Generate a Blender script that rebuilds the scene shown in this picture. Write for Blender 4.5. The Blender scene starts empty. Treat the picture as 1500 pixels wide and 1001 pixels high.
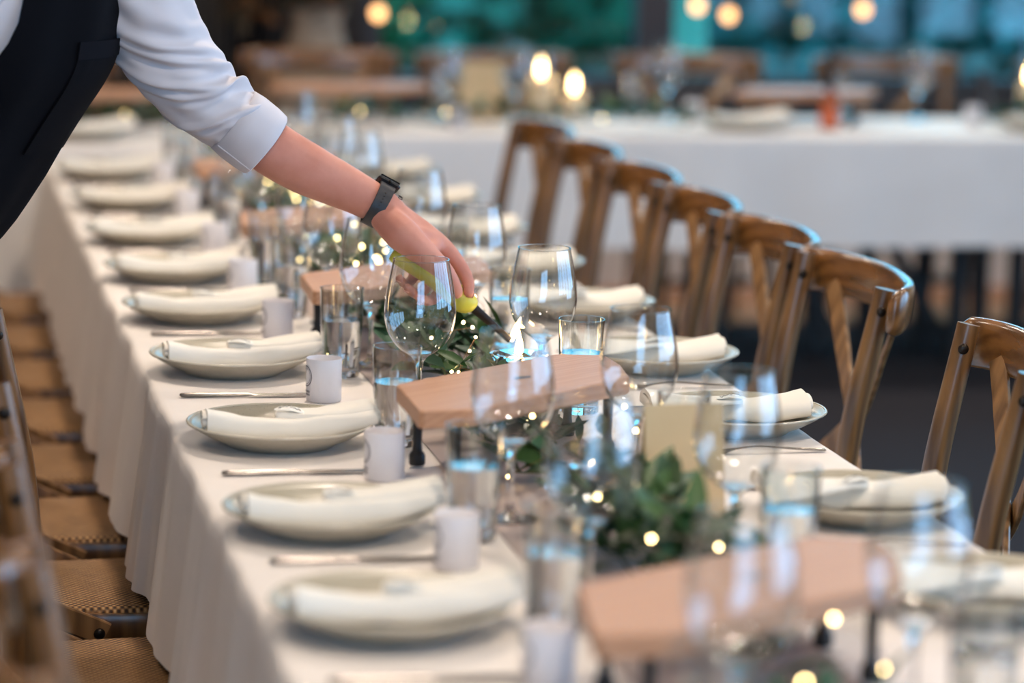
import bpy, bmesh, math, random
from mathutils import Vector, Matrix, Quaternion
random.seed(7)
sc = bpy.context.scene
COL = sc.collection
PI = math.pi
V = Vector

# ------------------------------------------------------------------ camera, world, lights, exposure
cam_d = bpy.data.cameras.new('camera')
cam = bpy.data.objects.new('camera', cam_d); COL.objects.link(cam)
sc.camera = cam
cam_d.sensor_width = 36.0
cam_d.lens = 105.0
cam_d.clip_start = 0.05
cam_d.dof.use_dof = True
cam_d.dof.focus_distance = 4.5
cam_d.dof.aperture_fstop = 1.95
cam_d.dof.aperture_blades = 0
_r = V((0.97896, -0.20255, 0.02463)); _u = V((0.00942, 0.16543, 0.98618)); _d = V((0.20382, 0.96520, -0.16386))
cam.matrix_world = Matrix(((_r.x, _u.x, -_d.x, 0), (_r.y, _u.y, -_d.y, 0), (_r.z, _u.z, -_d.z, 1.60978), (0, 0, 0, 1)))

w = bpy.data.worlds.new('sky'); sc.world = w; w.use_nodes = True
bg = w.node_tree.nodes['Background']
bg.inputs[0].default_value = (0.33, 0.62, 1.0, 1)
bg.inputs[1].default_value = 5.6

vs = sc.view_settings
sc.display_settings.display_device = 'sRGB'
vs.view_transform = 'Standard'; vs.look = 'None'; vs.gamma = 1.0; vs.use_curve_mapping = False
vs.exposure = 0.5
cy = sc.cycles
cy.max_bounces = 14; cy.diffuse_bounces = 4; cy.glossy_bounces = 5; cy.transmission_bounces = 12
cy.transparent_max_bounces = 48
cy.sample_clamp_indirect = 6.0
cy.use_denoising = True
cy.blur_glossy = 0.6

CEIL = 3.3
LAMP_W = 24.0
LAMPS = [(-0.9, 1.2, 0.35), (-0.9, 4.0, 0.35), (-0.9, 6.8, 0.5), (0.9, 1.8, 1.2), (0.9, 5.6, 1.3), (2.9, 1.2, 0.8), (2.9, 4.0, 0.8), (2.9, 6.8, 0.4), (1.0, 9.6, 0.9), (3.4, 9.6, 0.9), (-1.2, 9.5, 0.8), (4.8, 6.0, 0.3)]
for i, (lx, ly, lw_) in enumerate(LAMPS):
    ld = bpy.data.lights.new('downlight_lamp', 'AREA'); ld.shape = 'DISK'; ld.size = 0.22
    ld.energy = LAMP_W * lw_; ld.color = (1.0, 0.85, 0.70)
    lo = bpy.data.objects.new('downlight_lamp', ld); COL.objects.link(lo)
    lo.location = (lx, ly, CEIL - 0.03)
# window portals (they only guide the sampling of the daylight that comes in through the glass)
def portal(cx, cyy, cz, sx, sz, rot):
    ld = bpy.data.lights.new('window_daylight', 'AREA'); ld.shape = 'RECTANGLE'; ld.size = sx; ld.size_y = sz
    ld.cycles.is_portal = True
    lo = bpy.data.objects.new('window_daylight', ld); COL.objects.link(lo)
    lo.location = (cx, cyy, cz); lo.rotation_euler = rot
portal(5.97, 2.75, 1.65, 2.4, 7.5, (0, PI / 2, 0))
portal(-0.4, -2.97, 1.65, 3.2, 2.4, (PI / 2, 0, 0))

# ------------------------------------------------------------------ materials
def lin(c):
    return tuple((x / 12.92 if x <= 0.04045 else ((x + 0.055) / 1.055) ** 2.4) for x in c)
def rgb(r, g, b):
    return lin((r / 255, g / 255, b / 255)) + (1,)

class NM:
    """small node-material helper"""
    def __init__(s, name):
        s.m = bpy.data.materials.new(name); s.m.use_nodes = True
        s.t = s.m.node_tree; s.n = s.t.nodes; s.b = s.n['Principled BSDF']; s.o = s.n['Material Output']
    def node(s, typ, **kw):
        n = s.n.new(typ)
        for k, v in kw.items():
            if k.startswith('i_'):
                key = k[2:]
                key = int(key) if key.isdigit() else key.replace('_', ' ')
                n.inputs[key].default_value = v
            else:
                setattr(n, k, v)
        return n
    def l(s, a, b): s.t.links.new(a, b)
    def coord(s, kind='Object', scale=(1, 1, 1), rot=(0, 0, 0)):
        tc = s.node('ShaderNodeTexCoord'); mp = s.node('ShaderNodeMapping')
        mp.inputs['Scale'].default_value = scale; mp.inputs['Rotation'].default_value = rot
        s.l(tc.outputs[kind], mp.inputs[0]); return mp.outputs[0]
    def noise(s, vec, scale, detail=3, rough=0.55):
        n = s.node('ShaderNodeTexNoise'); n.inputs['Scale'].default_value = scale
        n.inputs['Detail'].default_value = detail; n.inputs['Roughness'].default_value = rough
        s.l(vec, n.inputs['Vector']); return n.outputs[0]
    def ramp(s, fac, stops):
        r = s.node('ShaderNodeValToRGB'); e = r.color_ramp.elements
        while len(e) < len(stops): e.new(0.5)
        for el, (p, c) in zip(e, stops): el.position = p; el.color = c
        s.l(fac, r.inputs[0]); return r.outputs[0]
    def math(s, op, a, b=None, clamp=False):
        n = s.node('ShaderNodeMath', operation=op); n.use_clamp = clamp
        for i, x in enumerate((a, b)):
            if x is None: continue
            if isinstance(x, (int, float)): n.inputs[i].default_value = x
            else: s.l(x, n.inputs[i])
        return n.outputs[0]
    def bump(s, h, strength=0.3, dist=0.002):
        b = s.node('ShaderNodeBump'); b.inputs['Strength'].default_value = strength; b.inputs['Distance'].default_value = dist
        s.l(h, b.inputs['Height']); s.l(b.outputs[0], s.b.inputs['Normal'])
    def set(s, **kw):
        for k, v in kw.items(): s.b.inputs[k.replace('_', ' ')].default_value = v
        return s

def plain(name, col, rough=0.5, metal=0.0, spec=0.5, var=0.06, scale=20, bump=0.0, **kw):
    n = NM(name); n.set(Roughness=rough, Metallic=metal, **{'Specular_IOR_Level': spec}); n.set(**kw)
    f = n.noise(n.coord(), scale)
    c2 = tuple(max(0, x * (1 - var)) for x in col[:3]) + (1,); c3 = tuple(min(1, x * (1 + var)) for x in col[:3]) + (1,)
    n.l(n.ramp(f, [(0.3, c2), (0.7, c3)]), n.b.inputs['Base Color'])
    if bump: n.bump(f, bump)
    return n.m

def wood(name, c1, c2, rough=0.35, scale=(26, 26, 2.2), coat=0.3, bump=0.15):
    n = NM(name); n.set(Roughness=rough, Coat_Weight=coat, Coat_Roughness=0.18)
    v = n.coord('Object', scale)
    a = n.noise(v, 1.6, 5, 0.62)
    wv = n.node('ShaderNodeTexWave', bands_direction='DIAGONAL'); wv.inputs['Scale'].default_value = 0.9
    wv.inputs['Distortion'].default_value = 5.0; wv.inputs['Detail'].default_value = 3
    n.l(v, wv.inputs['Vector'])
    f = n.math('ADD', n.math('MULTIPLY', a, 0.7), n.math('MULTIPLY', wv.outputs[1], 0.3))
    mid = tuple((x + y) / 2 for x, y in zip(c1, c2))
    n.l(n.ramp(f, [(0.28, c1), (0.5, mid), (0.72, c2)]), n.b.inputs['Base Color'])
    n.bump(f, bump, 0.001)
    return n.m

def cloth(name, col, weave=900, rough=0.9, sheen=0.15, bump=0.25, crease=0.0, col2=None):
    n = NM(name); n.set(Roughness=rough, Sheen_Weight=sheen, **{'Specular_IOR_Level': 0.25})
    v = n.coord()
    big = n.noise(v, 5, 4)
    c2 = col2 or tuple(x * 0.94 for x in col[:3]) + (1,)
    n.l(n.ramp(big, [(0.35, c2), (0.65, col)]), n.b.inputs['Base Color'])
    fine = n.noise(v, weave, 2)
    h = n.math('ADD', n.math('MULTIPLY', fine, 0.15), n.math('MULTIPLY', n.noise(v, 9, 3), crease))
    n.bump(h, bump, 0.004)
    return n.m

M = {}
M['cloth'] = cloth('white linen', rgb(240, 232, 226), 700, crease=0.9)
M['napkin'] = cloth('ivory napkin', rgb(247, 241, 230), 900, crease=1.2, bump=0.3)
M['runner'] = cloth('taupe runner', rgb(178, 160, 152), 500, crease=1.0)
M['shirt'] = cloth('white shirt cotton', rgb(212, 205, 208), 1200, crease=0.6, sheen=0.1)
M['apron'] = cloth('navy black apron twill', rgb(9, 9, 14), 1400, crease=1.2, sheen=0.0)
M['apron2'] = cloth('apron stitched edge', rgb(14, 14, 20), 1400, sheen=0.0)
for k_ in ('apron', 'apron2'): M[k_].node_tree.nodes['Principled BSDF'].inputs['Specular IOR Level'].default_value = 0.1
M['trousers'] = cloth('black trousers', rgb(26, 26, 30), 1200)
M['carpet'] = plain('charcoal carpet', rgb(46, 45, 50), 0.95, spec=0.1, var=0.25, scale=160, bump=0.4)
M['wood_chair'] = wood('chair oak', rgb(84, 55, 28), rgb(140, 98, 56), 0.3)
M['wood_rail'] = wood('chair bent rail', rgb(92, 58, 28), rgb(136, 90, 46), 0.24, scale=(24, 2.4, 24), coat=0.7, bump=0.04)
M['wood_slat'] = wood('chair slat', rgb(108, 74, 40), rgb(158, 114, 70), 0.38)
M['wood_board'] = wood('beech board', rgb(180, 130, 98), rgb(196, 148, 114), 0.5, scale=(2.2, 60, 60), coat=0.05, bump=0.03)
M['wood_floor'] = wood('timber border', rgb(150, 96, 52), rgb(190, 130, 78), 0.45, scale=(1.5, 14, 14))
M['black'] = plain('black metal', rgb(24, 23, 24), 0.45, var=0.15)
M['blackplastic'] = plain('black plastic', rgb(28, 28, 30), 0.38, var=0.1)
M['bolt'] = plain('dark bolt', rgb(52, 44, 38), 0.35, 0.8)
M['steel'] = plain('cutlery steel', rgb(158, 152, 148), 0.26, 1.0, var=0.05)
M['nozzle'] = plain('brown black nozzle', rgb(40, 30, 28), 0.35, 0.3)
M['lighter'] = plain('yellow green plastic', rgb(212, 204, 74), 0.35, var=0.05)
M['wax'] = plain('ivory wax', rgb(248, 222, 186), 0.6, var=0.03, Subsurface_Weight=0.3, Subsurface_Radius=(0.03, 0.02, 0.01))
M['frost'] = plain('frosted white cup', rgb(232, 229, 232), 0.55, var=0.02, Subsurface_Weight=0.25, Subsurface_Radius=(0.02, 0.02, 0.02))
M['print'] = plain('grey print', rgb(96, 94, 100), 0.7)
M['card'] = plain('kraft card', rgb(212, 184, 142), 0.8, var=0.05)
M['tag'] = plain('white tag', rgb(246, 244, 238), 0.5)
M['ink'] = plain('ink', rgb(60, 48, 44), 0.6)
M['plaster'] = plain('white plaster', rgb(226, 224, 226), 0.8, var=0.03, scale=6)
M['wall_dark'] = plain('dark wall', rgb(44, 39, 38), 0.85, var=0.12, scale=4)
M['wall_warm'] = plain('warm wall', rgb(176, 152, 128), 0.85, var=0.06, scale=4)
M['ceiling'] = plain('timber grey ceiling', rgb(190, 176, 160), 0.8, var=0.05, scale=3)
M['frame'] = plain('dark window frame', rgb(52, 48, 54), 0.5, var=0.1)
M['curtain'] = cloth('near black curtain', rgb(20, 19, 26), 600)
M['stone'] = plain('greige stone', rgb(150, 136, 122), 0.85, var=0.18, scale=14, bump=0.3)
M['dried1'] = plain('dried beige flowers', rgb(176, 150, 112), 0.9, var=0.3, scale=9)
M['dried2'] = plain('dried rust flowers', rgb(132, 84, 44), 0.9, var=0.3, scale=9)
M['dried3'] = plain('dark olive stems', rgb(66, 54, 36), 0.9, var=0.3, scale=9)
M['amber'] = plain('amber bottle', rgb(168, 84, 38), 0.15, var=0.1)
M['label'] = plain('orange label', rgb(206, 100, 56), 0.5)
M['palegreen'] = plain('pale green bright strip', rgb(205, 250, 222), 0.6, var=0.1, scale=3)  # pale tone imitates the bright green strip by the mullion
M['lawn'] = plain('lawn', rgb(70, 110, 74), 0.9, var=0.3, scale=6)
M['bark'] = plain('bark', rgb(58, 48, 42), 0.9, var=0.3, scale=12)
M['wire'] = plain('thin copper wire', rgb(150, 110, 70), 0.35, 0.9)
M['hair'] = plain('dark brown hair', rgb(48, 32, 24), 0.5, var=0.3, scale=60)
M['shoe'] = plain('black leather', rgb(22, 21, 22), 0.35)
M['watchface'] = plain('watch glass', rgb(16, 15, 17), 0.08)
M['watchband'] = plain('watch band', rgb(40, 40, 44), 0.45)
M['bread'] = plain('toasted bread', rgb(168, 112, 62), 0.8, var=0.3, scale=30)

def glaze():
    n = NM('grey beige glaze'); n.set(Roughness=0.34, Coat_Weight=0.12, Coat_Roughness=0.1)
    f = n.noise(n.coord(), 14, 3); sp = n.noise(n.coord(), 260, 1)
    base = n.ramp(f, [(0.3, rgb(166, 158, 138)), (0.7, rgb(186, 178, 160))])
    mx = n.node('ShaderNodeMix', data_type='RGBA'); n.l(n.ramp(sp, [(0.66, (0, 0, 0, 1)), (0.74, (1, 1, 1, 1))]), mx.inputs[0])
    n.l(base, mx.inputs[6]); mx.inputs[7].default_value = rgb(150, 138, 118)
    n.l(mx.outputs[2], n.b.inputs['Base Color']); return n.m
M['glaze'] = glaze()
M['rimglaze'] = plain('rim glaze', rgb(196, 188, 170), 0.24, var=0.08, Coat_Weight=0.2)

def skin():
    n = NM('skin'); n.set(Roughness=0.5, Subsurface_Weight=0.12, Subsurface_Radius=(0.02, 0.008, 0.004), **{'Specular_IOR_Level': 0.35})
    a = n.noise(n.coord(), 16, 4); b = n.noise(n.coord(), 420, 2)
    n.l(n.ramp(a, [(0.25, rgb(196, 124, 102)), (0.75, rgb(216, 150, 130))]), n.b.inputs['Base Color'])
    n.bump(b, 0.12, 0.0008); return n.m
M['skin'] = skin()
M['nail'] = plain('fingernail', rgb(232, 168, 148), 0.3, var=0.03)

def leafmat(name, c1, c2):
    n = NM(name); n.set(Roughness=0.45, **{'Specular_IOR_Level': 0.35})
    oi = n.node('ShaderNodeObjectInfo'); f = n.noise(n.coord(), 40, 2)
    k = n.math('ADD', n.math('MULTIPLY', oi.outputs['Random'], 0.7), n.math('MULTIPLY', f, 0.3))
    n.l(n.ramp(k, [(0.15, c1), (0.85, c2)]), n.b.inputs['Base Color'])
    n.b.inputs['Transmission Weight'].default_value = 0.0
    return n.m
M['leaf'] = leafmat('garland leaf', rgb(22, 46, 20), rgb(58, 92, 42))
M['leaf2'] = leafmat('blue green leaf', rgb(30, 62, 48), rgb(66, 104, 78))
M['tree1'] = leafmat('outdoor leaf dark', rgb(18, 72, 58), rgb(56, 140, 104))
M['tree2'] = leafmat('outdoor leaf teal', rgb(30, 78, 80), rgb(68, 132, 130))
M['tree3'] = leafmat('outdoor leaf bright', rgb(30, 96, 70), rgb(80, 160, 108))
M['stem'] = plain('green stem', rgb(70, 84, 44), 0.7)

def weave():
    n = NM('woven rattan'); n.set(Roughness=0.6)
    v = n.coord('Object', (170, 130, 150))
    sx = n.node('ShaderNodeSeparateXYZ'); n.l(v, sx.inputs[0])
    a = n.math('SINE', n.math('MULTIPLY', sx.outputs[0], 3.1416)); b = n.math('SINE', n.math('MULTIPLY', sx.outputs[1], 3.1416))
    ab = n.math('MULTIPLY', a, b)
    k = n.math('ADD', n.math('MULTIPLY', ab, 0.5), 0.5)
    r = n.noise(n.coord('Object', (60, 60, 60)), 1.0, 2)
    k2 = n.math('ADD', n.math('MULTIPLY', k, 0.75), n.math('MULTIPLY', r, 0.25))
    n.l(n.ramp(k2, [(0.25, rgb(58, 34, 16)), (0.5, rgb(138, 94, 52)), (0.78, rgb(206, 160, 104))]), n.b.inputs['Base Color'])
    n.bump(k, 0.8, 0.003); return n.m
M['weave'] = weave()

def thin_glass(name, tint=(0.97, 0.985, 0.985), edge=(0.68, 0.72, 0.74), refl=3.2):
    """thin sheet of glass: lets light straight through, mirrors more at grazing angles"""
    n = NM(name); n.n.remove(n.b)
    g = n.node('ShaderNodeNewGeometry'); d = n.node('ShaderNodeVectorMath', operation='DOT_PRODUCT')
    n.l(g.outputs['Normal'], d.inputs[0]); n.l(g.outputs['Incoming'], d.inputs[1])
    f = n.math('SUBTRACT', 1.0, n.math('ABSOLUTE', d.outputs['Value']))
    p5 = n.math('POWER', f, 5.0)
    fac = n.math('MULTIPLY', n.math('ADD', n.math('MULTIPLY', p5, 0.96), 0.04), refl, clamp=True)
    p3 = n.math('POWER', f, 3.0)
    mx = n.node('ShaderNodeMix', data_type='RGBA'); n.l(p3, mx.inputs[0])
    mx.inputs[6].default_value = tint + (1,); mx.inputs[7].default_value = edge + (1,)
    t = n.node('ShaderNodeBsdfTransparent'); n.l(mx.outputs[2], t.inputs[0])
    gl = n.node('ShaderNodeBsdfGlossy'); gl.inputs['Roughness'].default_value = 0.015
    ms = n.node('ShaderNodeMixShader'); n.l(fac, ms.inputs[0]); n.l(t.outputs[0], ms.inputs[1]); n.l(gl.outputs[0], ms.inputs[2])
    n.l(ms.outputs[0], n.o.inputs[0]); return n.m
M['glass'] = thin_glass('thin drinking glass')
M['pane'] = thin_glass('tinted window pane', (0.46, 0.78, 0.78), (0.3, 0.46, 0.5), 1.8)
M['pane_clear'] = thin_glass('clear window pane', (0.97, 0.98, 0.98), (0.7, 0.75, 0.75), 1.6)
def solid_glass(name, ior, col=(1, 1, 1, 1), rough=0.0):
    n = NM(name); n.set(Roughness=rough, IOR=ior, Base_Color=col, **{'Transmission_Weight': 1.0}); return n.m
M['glass_solid'] = solid_glass('solid glass', 1.48)
M['water'] = solid_glass('water', 1.33)
def glow(name, col, strength, sample=True):
    n = NM(name); n.n.remove(n.b); e = n.node('ShaderNodeEmission'); e.inputs[0].default_value = col; e.inputs[1].default_value = strength
    n.l(e.outputs[0], n.o.inputs[0])
    if not sample: n.m.cycles.emission_sampling = 'NONE'
    return n.m
M['flame'] = glow('candle flame', (1.0, 0.62, 0.25, 1), 26)
M['fairy'] = glow('fairy light', (1.0, 0.73, 0.32, 1), 22, False)
M['bulb'] = glow('warm bulb', (1.0, 0.50, 0.20, 1), 3.2, False)
M['downlight'] = glow('downlight diffuser', (1.0, 0.74, 0.5, 1), 12, False)

# ------------------------------------------------------------------ mesh helpers
def catmull(pts, k):
    pts = [V(p) for p in pts]
    if k <= 1: return pts
    out = []
    P = [pts[0] * 2 - pts[1]] + pts + [pts[-1] * 2 - pts[-2]]
    for i in range(1, len(P) - 2):
        for j in range(k):
            t = j / k
            a, b, c, d = P[i - 1], P[i], P[i + 1], P[i + 2]
            out.append(0.5 * (2 * b + (c - a) * t + (2 * a - 5 * b + 4 * c - d) * t * t + (3 * b - a - 3 * c + d) * t ** 3))
    out.append(pts[-1]); return out
def interp(vals, k):
    if k <= 1: return list(vals)
    out = []
    for i in range(len(vals) - 1):
        for j in range(k):
            t = j / k; out.append(vals[i] * (1 - t) + vals[i + 1] * t)
    out.append(vals[-1]); return out

class MB:
    def __init__(s): s.v = []; s.f = []
    def add(s, vs, fs):
        o = len(s.v); s.v += [tuple(x) for x in vs]; s.f += [tuple(i + o for i in f) for f in fs]; return s
    def rings(s, rings, cap=True, closed=True):
        n = len(rings[0]); vs = [p for r in rings for p in r]; fs = []
        for i in range(len(rings) - 1):
            for j in range(n if closed else n - 1):
                a = i * n + j; b = i * n + (j + 1) % n
                fs.append((a, b, b + n, a + n))
        if cap:
            fs.append(tuple(reversed(range(n)))); m = (len(rings) - 1) * n; fs.append(tuple(range(m, m + n)))
        return s.add(vs, fs)
    def box(s, c, size, rot=None, ch=0.0):
        x, y, z = (q / 2 for q in size); ch = min(ch, x * .9, y * .9, z * .9)
        if ch <= 0:
            vs = [V((a * x, b * y, e * z)) for e in (-1, 1) for a, b in ((-1, -1), (1, -1), (1, 1), (-1, 1))]
            fs = [(3, 2, 1, 0), (4, 5, 6, 7), (0, 1, 5, 4), (1, 2, 6, 5), (2, 3, 7, 6), (3, 0, 4, 7)]
        else:
            def rg(xx, yy, zz, cc): return [V(q) for q in ((-xx + cc, -yy, zz), (xx - cc, -yy, zz), (xx, -yy + cc, zz), (xx, yy - cc, zz), (xx - cc, yy, zz), (-xx + cc, yy, zz), (-xx, yy - cc, zz), (-xx, -yy + cc, zz))]
            R = [rg(x - ch, y - ch, -z, ch * .5), rg(x, y, -z + ch, ch), rg(x, y, z - ch, ch), rg(x - ch, y - ch, z, ch * .5)]
            vs = [p for r in R for p in r]; fs = []
            for i in range(3):
                for j in range(8): a = i * 8 + j; b = i * 8 + (j + 1) % 8; fs.append((a, b, b + 8, a + 8))
            fs.append(tuple(reversed(range(8)))); fs.append(tuple(range(24, 32)))
        m = rot if rot is not None else Matrix.Identity(3)
        return s.add([m @ p + V(c) for p in vs], fs)
    def tube(s, pts, r, n=12, k=1, cap=True, flat=None, up=None):
        """round tube along points; flat=(w,h) factors squash the section; up = reference side direction"""
        P = catmull(pts, k); R = interp(r if isinstance(r, (list, tuple)) else [r] * len(pts), k)
        rings = []; ref = V(up) if up is not None else None
        for i, p in enumerate(P):
            t = (P[min(i + 1, len(P) - 1)] - P[max(i - 1, 0)]).normalized()
            if ref is None: ref = t.orthogonal()
            a = (ref - t * ref.dot(t))
            a = a.normalized() if a.length > 1e-6 else t.orthogonal().normalized()
            if up is None: ref = a
            b = t.cross(a)
            fw, fh = flat if flat else (1, 1)
            rings.append([p + a * (R[i] * fw * math.cos(2 * PI * j / n)) + b * (R[i] * fh * math.sin(2 * PI * j / n)) for j in range(n)])
        return s.rings(rings, cap)
    def strip(s, pts, wid, thick, side, k=1):
        """flat bent strip along points, wid measured along side direction"""
        P = catmull(pts, k); rings = []
        S = interp([V(q) for q in side], k) if isinstance(side, list) else [V(side)] * len(P)
        for i, p in enumerate(P):
            t = (P[min(i + 1, len(P) - 1)] - P[max(i - 1, 0)]).normalized()
            a = S[i]; a = (a - t * a.dot(t)).normalized(); b = t.cross(a)
            c = 0.25 * thick
            q = [(-wid / 2 + c, -thick / 2), (wid / 2 - c, -thick / 2), (wid / 2, -thick / 2 + c), (wid / 2, thick / 2 - c), (wid / 2 - c, thick / 2), (-wid / 2 + c, thick / 2), (-wid / 2, thick / 2 - c), (-wid / 2, -thick / 2 + c)]
            rings.append([p + a * x + b * y for x, y in q])
        return s.rings(rings)
    def lathe(s, prof, n=28, c=(0, 0, 0)):
        c = V(c); rings = []; idx = []
        vs = []; fs = []
        for r, z in prof:
            if r < 1e-6: idx.append([len(vs)]); vs.append(c + V((0, 0, z)))
            else:
                idx.append(list(range(len(vs), len(vs) + n)))
                vs += [c + V((r * math.cos(2 * PI * j / n), r * math.sin(2 * PI * j / n), z)) for j in range(n)]
        for A, B in zip(idx, idx[1:]):
            for j in range(n):
                j2 = (j + 1) % n
                if len(A) == 1 and len(B) == 1: continue
                if len(A) == 1: fs.append((A[0], B[j2], B[j]))
                elif len(B) == 1: fs.append((A[j], A[j2], B[0]))
                else: fs.append((A[j], A[j2], B[j2], B[j]))
        return s.add(vs, fs)
    def ball(s, c, r, n=12, m=8, sc_=(1, 1, 1), rot=None):
        c = V(c); q = rot if rot is not None else Matrix.Identity(3); rows = []
        prof = [(math.sin(PI * i / m), -math.cos(PI * i / m)) for i in range(m + 1)]
        prof[0] = (0, -1); prof[-1] = (0, 1)
        t = MB().lathe(prof, n)
        return s.add([c + q @ V((x * r * sc_[0], y * r * sc_[1], z * r * sc_[2])) for x, y, z in t.v], t.f)
    def move(s, mat):
        s.v = [tuple(mat @ V(p)) for p in s.v]; return s
    def mesh(s, name, mat, smooth=True, angle=None, recalc=True):
        me = bpy.data.meshes.new(name); me.from_pydata(s.v, [], s.f)
        if recalc:
            bm = bmesh.new(); bm.from_mesh(me); bmesh.ops.recalc_face_normals(bm, faces=bm.faces)
            if angle is not None:
                for e in bm.edges:
                    if len(e.link_faces) == 2 and e.calc_face_angle(0) > angle: e.smooth = False
            bm.to_mesh(me); bm.free()
        for p in me.polygons: p.use_smooth = smooth
        me.materials.append(mat); me.update(); return me
    def build(s, name, mat, parent=None, smooth=True, angle=0.7, recalc=True, **kw):
        return place(name, s.mesh(name, mat, smooth, angle, recalc), parent, **kw)

def place(name, me, parent=None, label=None, cat=None, group=None, kind=None, loc=None):
    o = bpy.data.objects.new(name, me); COL.objects.link(o)
    if parent is not None: o.parent = parent
    if loc is not None: o.location = loc
    tag(o, label, cat, group, kind); return o
def tag(o, label=None, cat=None, group=None, kind=None):
    if label: o['label'] = label
    if cat: o['category'] = cat
    if group: o['group'] = group
    if kind: o['kind'] = kind
    return o
def thing(name, label, cat, loc=(0, 0, 0), rz=0.0, group=None):
    o = bpy.data.objects.new(name, None); COL.objects.link(o); o.empty_display_size = 0.05
    o.location = loc; o.rotation_euler = (0, 0, rz); return tag(o, label, cat, group)
def dup(root, loc=None, rz=None, label=None, group=None, keep=True):
    r = root.copy(); COL.objects.link(r)
    if loc is not None: r.location = loc
    if rz is not None: r.rotation_euler = (0, 0, rz)
    if label: r['label'] = label
    if group: r['group'] = group
    for ch in list(KIDS(root)):
        c = ch.copy(); COL.objects.link(c); c.parent = r
        for g in list(KIDS(ch)):
            d = g.copy(); COL.objects.link(d); d.parent = c
    return r
_kids = {}
def KIDS(o):
    return [c for c in o.children]
ORD = ['first', 'second', 'third', 'fourth', 'fifth', 'sixth', 'seventh', 'eighth', 'ninth', 'tenth', 'eleventh', 'twelfth']

# ------------------------------------------------------------------ the room
def structure(name, mb, mat, label, parent=None, smooth=False):
    return mb.build(name, mat, parent, smooth=smooth, label=label, kind='structure')
XL, XR, YB, YF = -3.0, 6.0, -3.0, 10.57
structure('floor', MB().box((1.5, 3.8, -0.05), (9.6, 14.2, 0.1)), M['carpet'], 'dark charcoal carpet floor of the dining room')
structure('ceiling', MB().box((1.5, 3.8, CEIL + 0.05), (9.6, 14.2, 0.1)), M['ceiling'], 'pale plain ceiling above the tables')
structure('wall_left', MB().box((XL - 0.05, 3.8, CEIL / 2), (0.1, 13.8, CEIL)), M['wall_warm'], 'warm plastered wall behind the waiter')
# timber border of three boards in front of the far wall
tb = thing('trim_1', 'orange brown timber boards bordering the carpet below the windows', 'floor border', (0, 0, 0)); tb['kind'] = 'structure'
del tb['category']
for i in range(3):
    MB().box((1.5, 9.92 + 0.262 * i, 0.006), (8.98, 0.256, 0.012), ch=0.003).build('plank', M['wood_floor'], tb, smooth=False)
# far wall: low white wall, dark sill, window band, solid dark wall at the waiter's end
structure('wall_far', MB().box((3.83, YF + 0.08, 0.30), (4.34, 0.16, 0.60)).box((3.83, YF + 0.08, 3.1), (4.34, 0.16, 0.4)), M['plaster'], 'low white wall under the far windows')
structure('wall_far_2', MB().box((-0.69, YF + 0.08, CEIL / 2), (4.7, 0.16, CEIL)), M['wall_dark'], 'dark solid wall beside the far windows')
structure('trim_2', MB().box((3.83, YF + 0.05, 0.67), (4.34, 0.24, 0.14), ch=0.01), M['frame'], 'dark sill rail along the far windows')
xs = [1.66, 2.74, 4.36, 5.98]
for i in range(3):
    a, b = xs[i], xs[i + 1]
    f = MB()
    wl = 0.05 if i != 1 else 0.07
    for (cx, cz, sx, sz) in ((a + 0.035, 1.82, 0.07, 2.16), (b - 0.035, 1.82, 0.07, 2.16), ((a + b) / 2, 0.765, b - a, 0.05), ((a + b) / 2, 2.87, b - a, 0.06)):
        f.box((cx, YF + 0.05, cz), (sx, 0.09, sz), ch=0.006)
    wo = f.build('window_%d' % (i + 1), M['frame'], smooth=False, label='%s tall dark framed window bay in the far wall, counted from the dark curtain' % ORD[i], kind='structure')
    MB().box(((a + b) / 2, YF + 0.06, 1.82), (b - a - 0.14, 0.006, 2.06)).build('pane', M['pane'], wo, smooth=False)
# right wall with a long window band, back wall with a window (daylight sources, outside the frame)
structure('wall_right', MB().box((XR + 0.05, 3.8, 0.22), (0.1, 13.8, 0.44)).box((XR + 0.05, 3.8, 3.08), (0.1, 13.8, 0.44)).box((XR + 0.05, -2.0, 1.65), (0.1, 2.0, 2.42)).box((XR + 0.05, 8.55, 1.65), (0.1, 4.1, 2.42)), M['wall_warm'], 'wall with a long window band on the daylight side of the room')
f = MB()
for i in range(7): f.box((XR + 0.05, -1.0 + 1.25 * i, 1.65), (0.1, 0.09 if i % 2 else 0.16, 2.42))
wo = f.build('window_4', M['frame'], smooth=False, label='long mullioned window band on the daylight side of the room', kind='structure')
MB().box((XR + 0.05, 2.75, 1.65), (0.006, 7.5, 2.4)).build('pane', M['pane_clear'], wo, smooth=False)
structure('wall_back', MB().box((-0.4, YB - 0.05, 0.22), (3.2, 0.1, 0.44)).box((-0.4, YB - 0.05, 3.08), (3.2, 0.1, 0.44)).box((-2.5, YB - 0.05, 1.65), (1.0, 0.1, 3.3)).box((3.6, YB - 0.05, 1.65), (4.8, 0.1, 3.3)), M['wall_warm'], 'wall behind the viewpoint with a wide window')
f = MB()
for i in range(3): f.box((-2.0 + 1.6 * i, YB - 0.05, 1.65), (0.09, 0.1, 2.42))
wo = f.build('window_5', M['frame'], smooth=False, label='wide window in the wall behind the viewpoint', kind='structure')
MB().box((-0.4, YB - 0.05, 1.65), (3.2, 0.006, 2.4)).build('pane', M['pane_clear'], wo, smooth=False)
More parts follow.
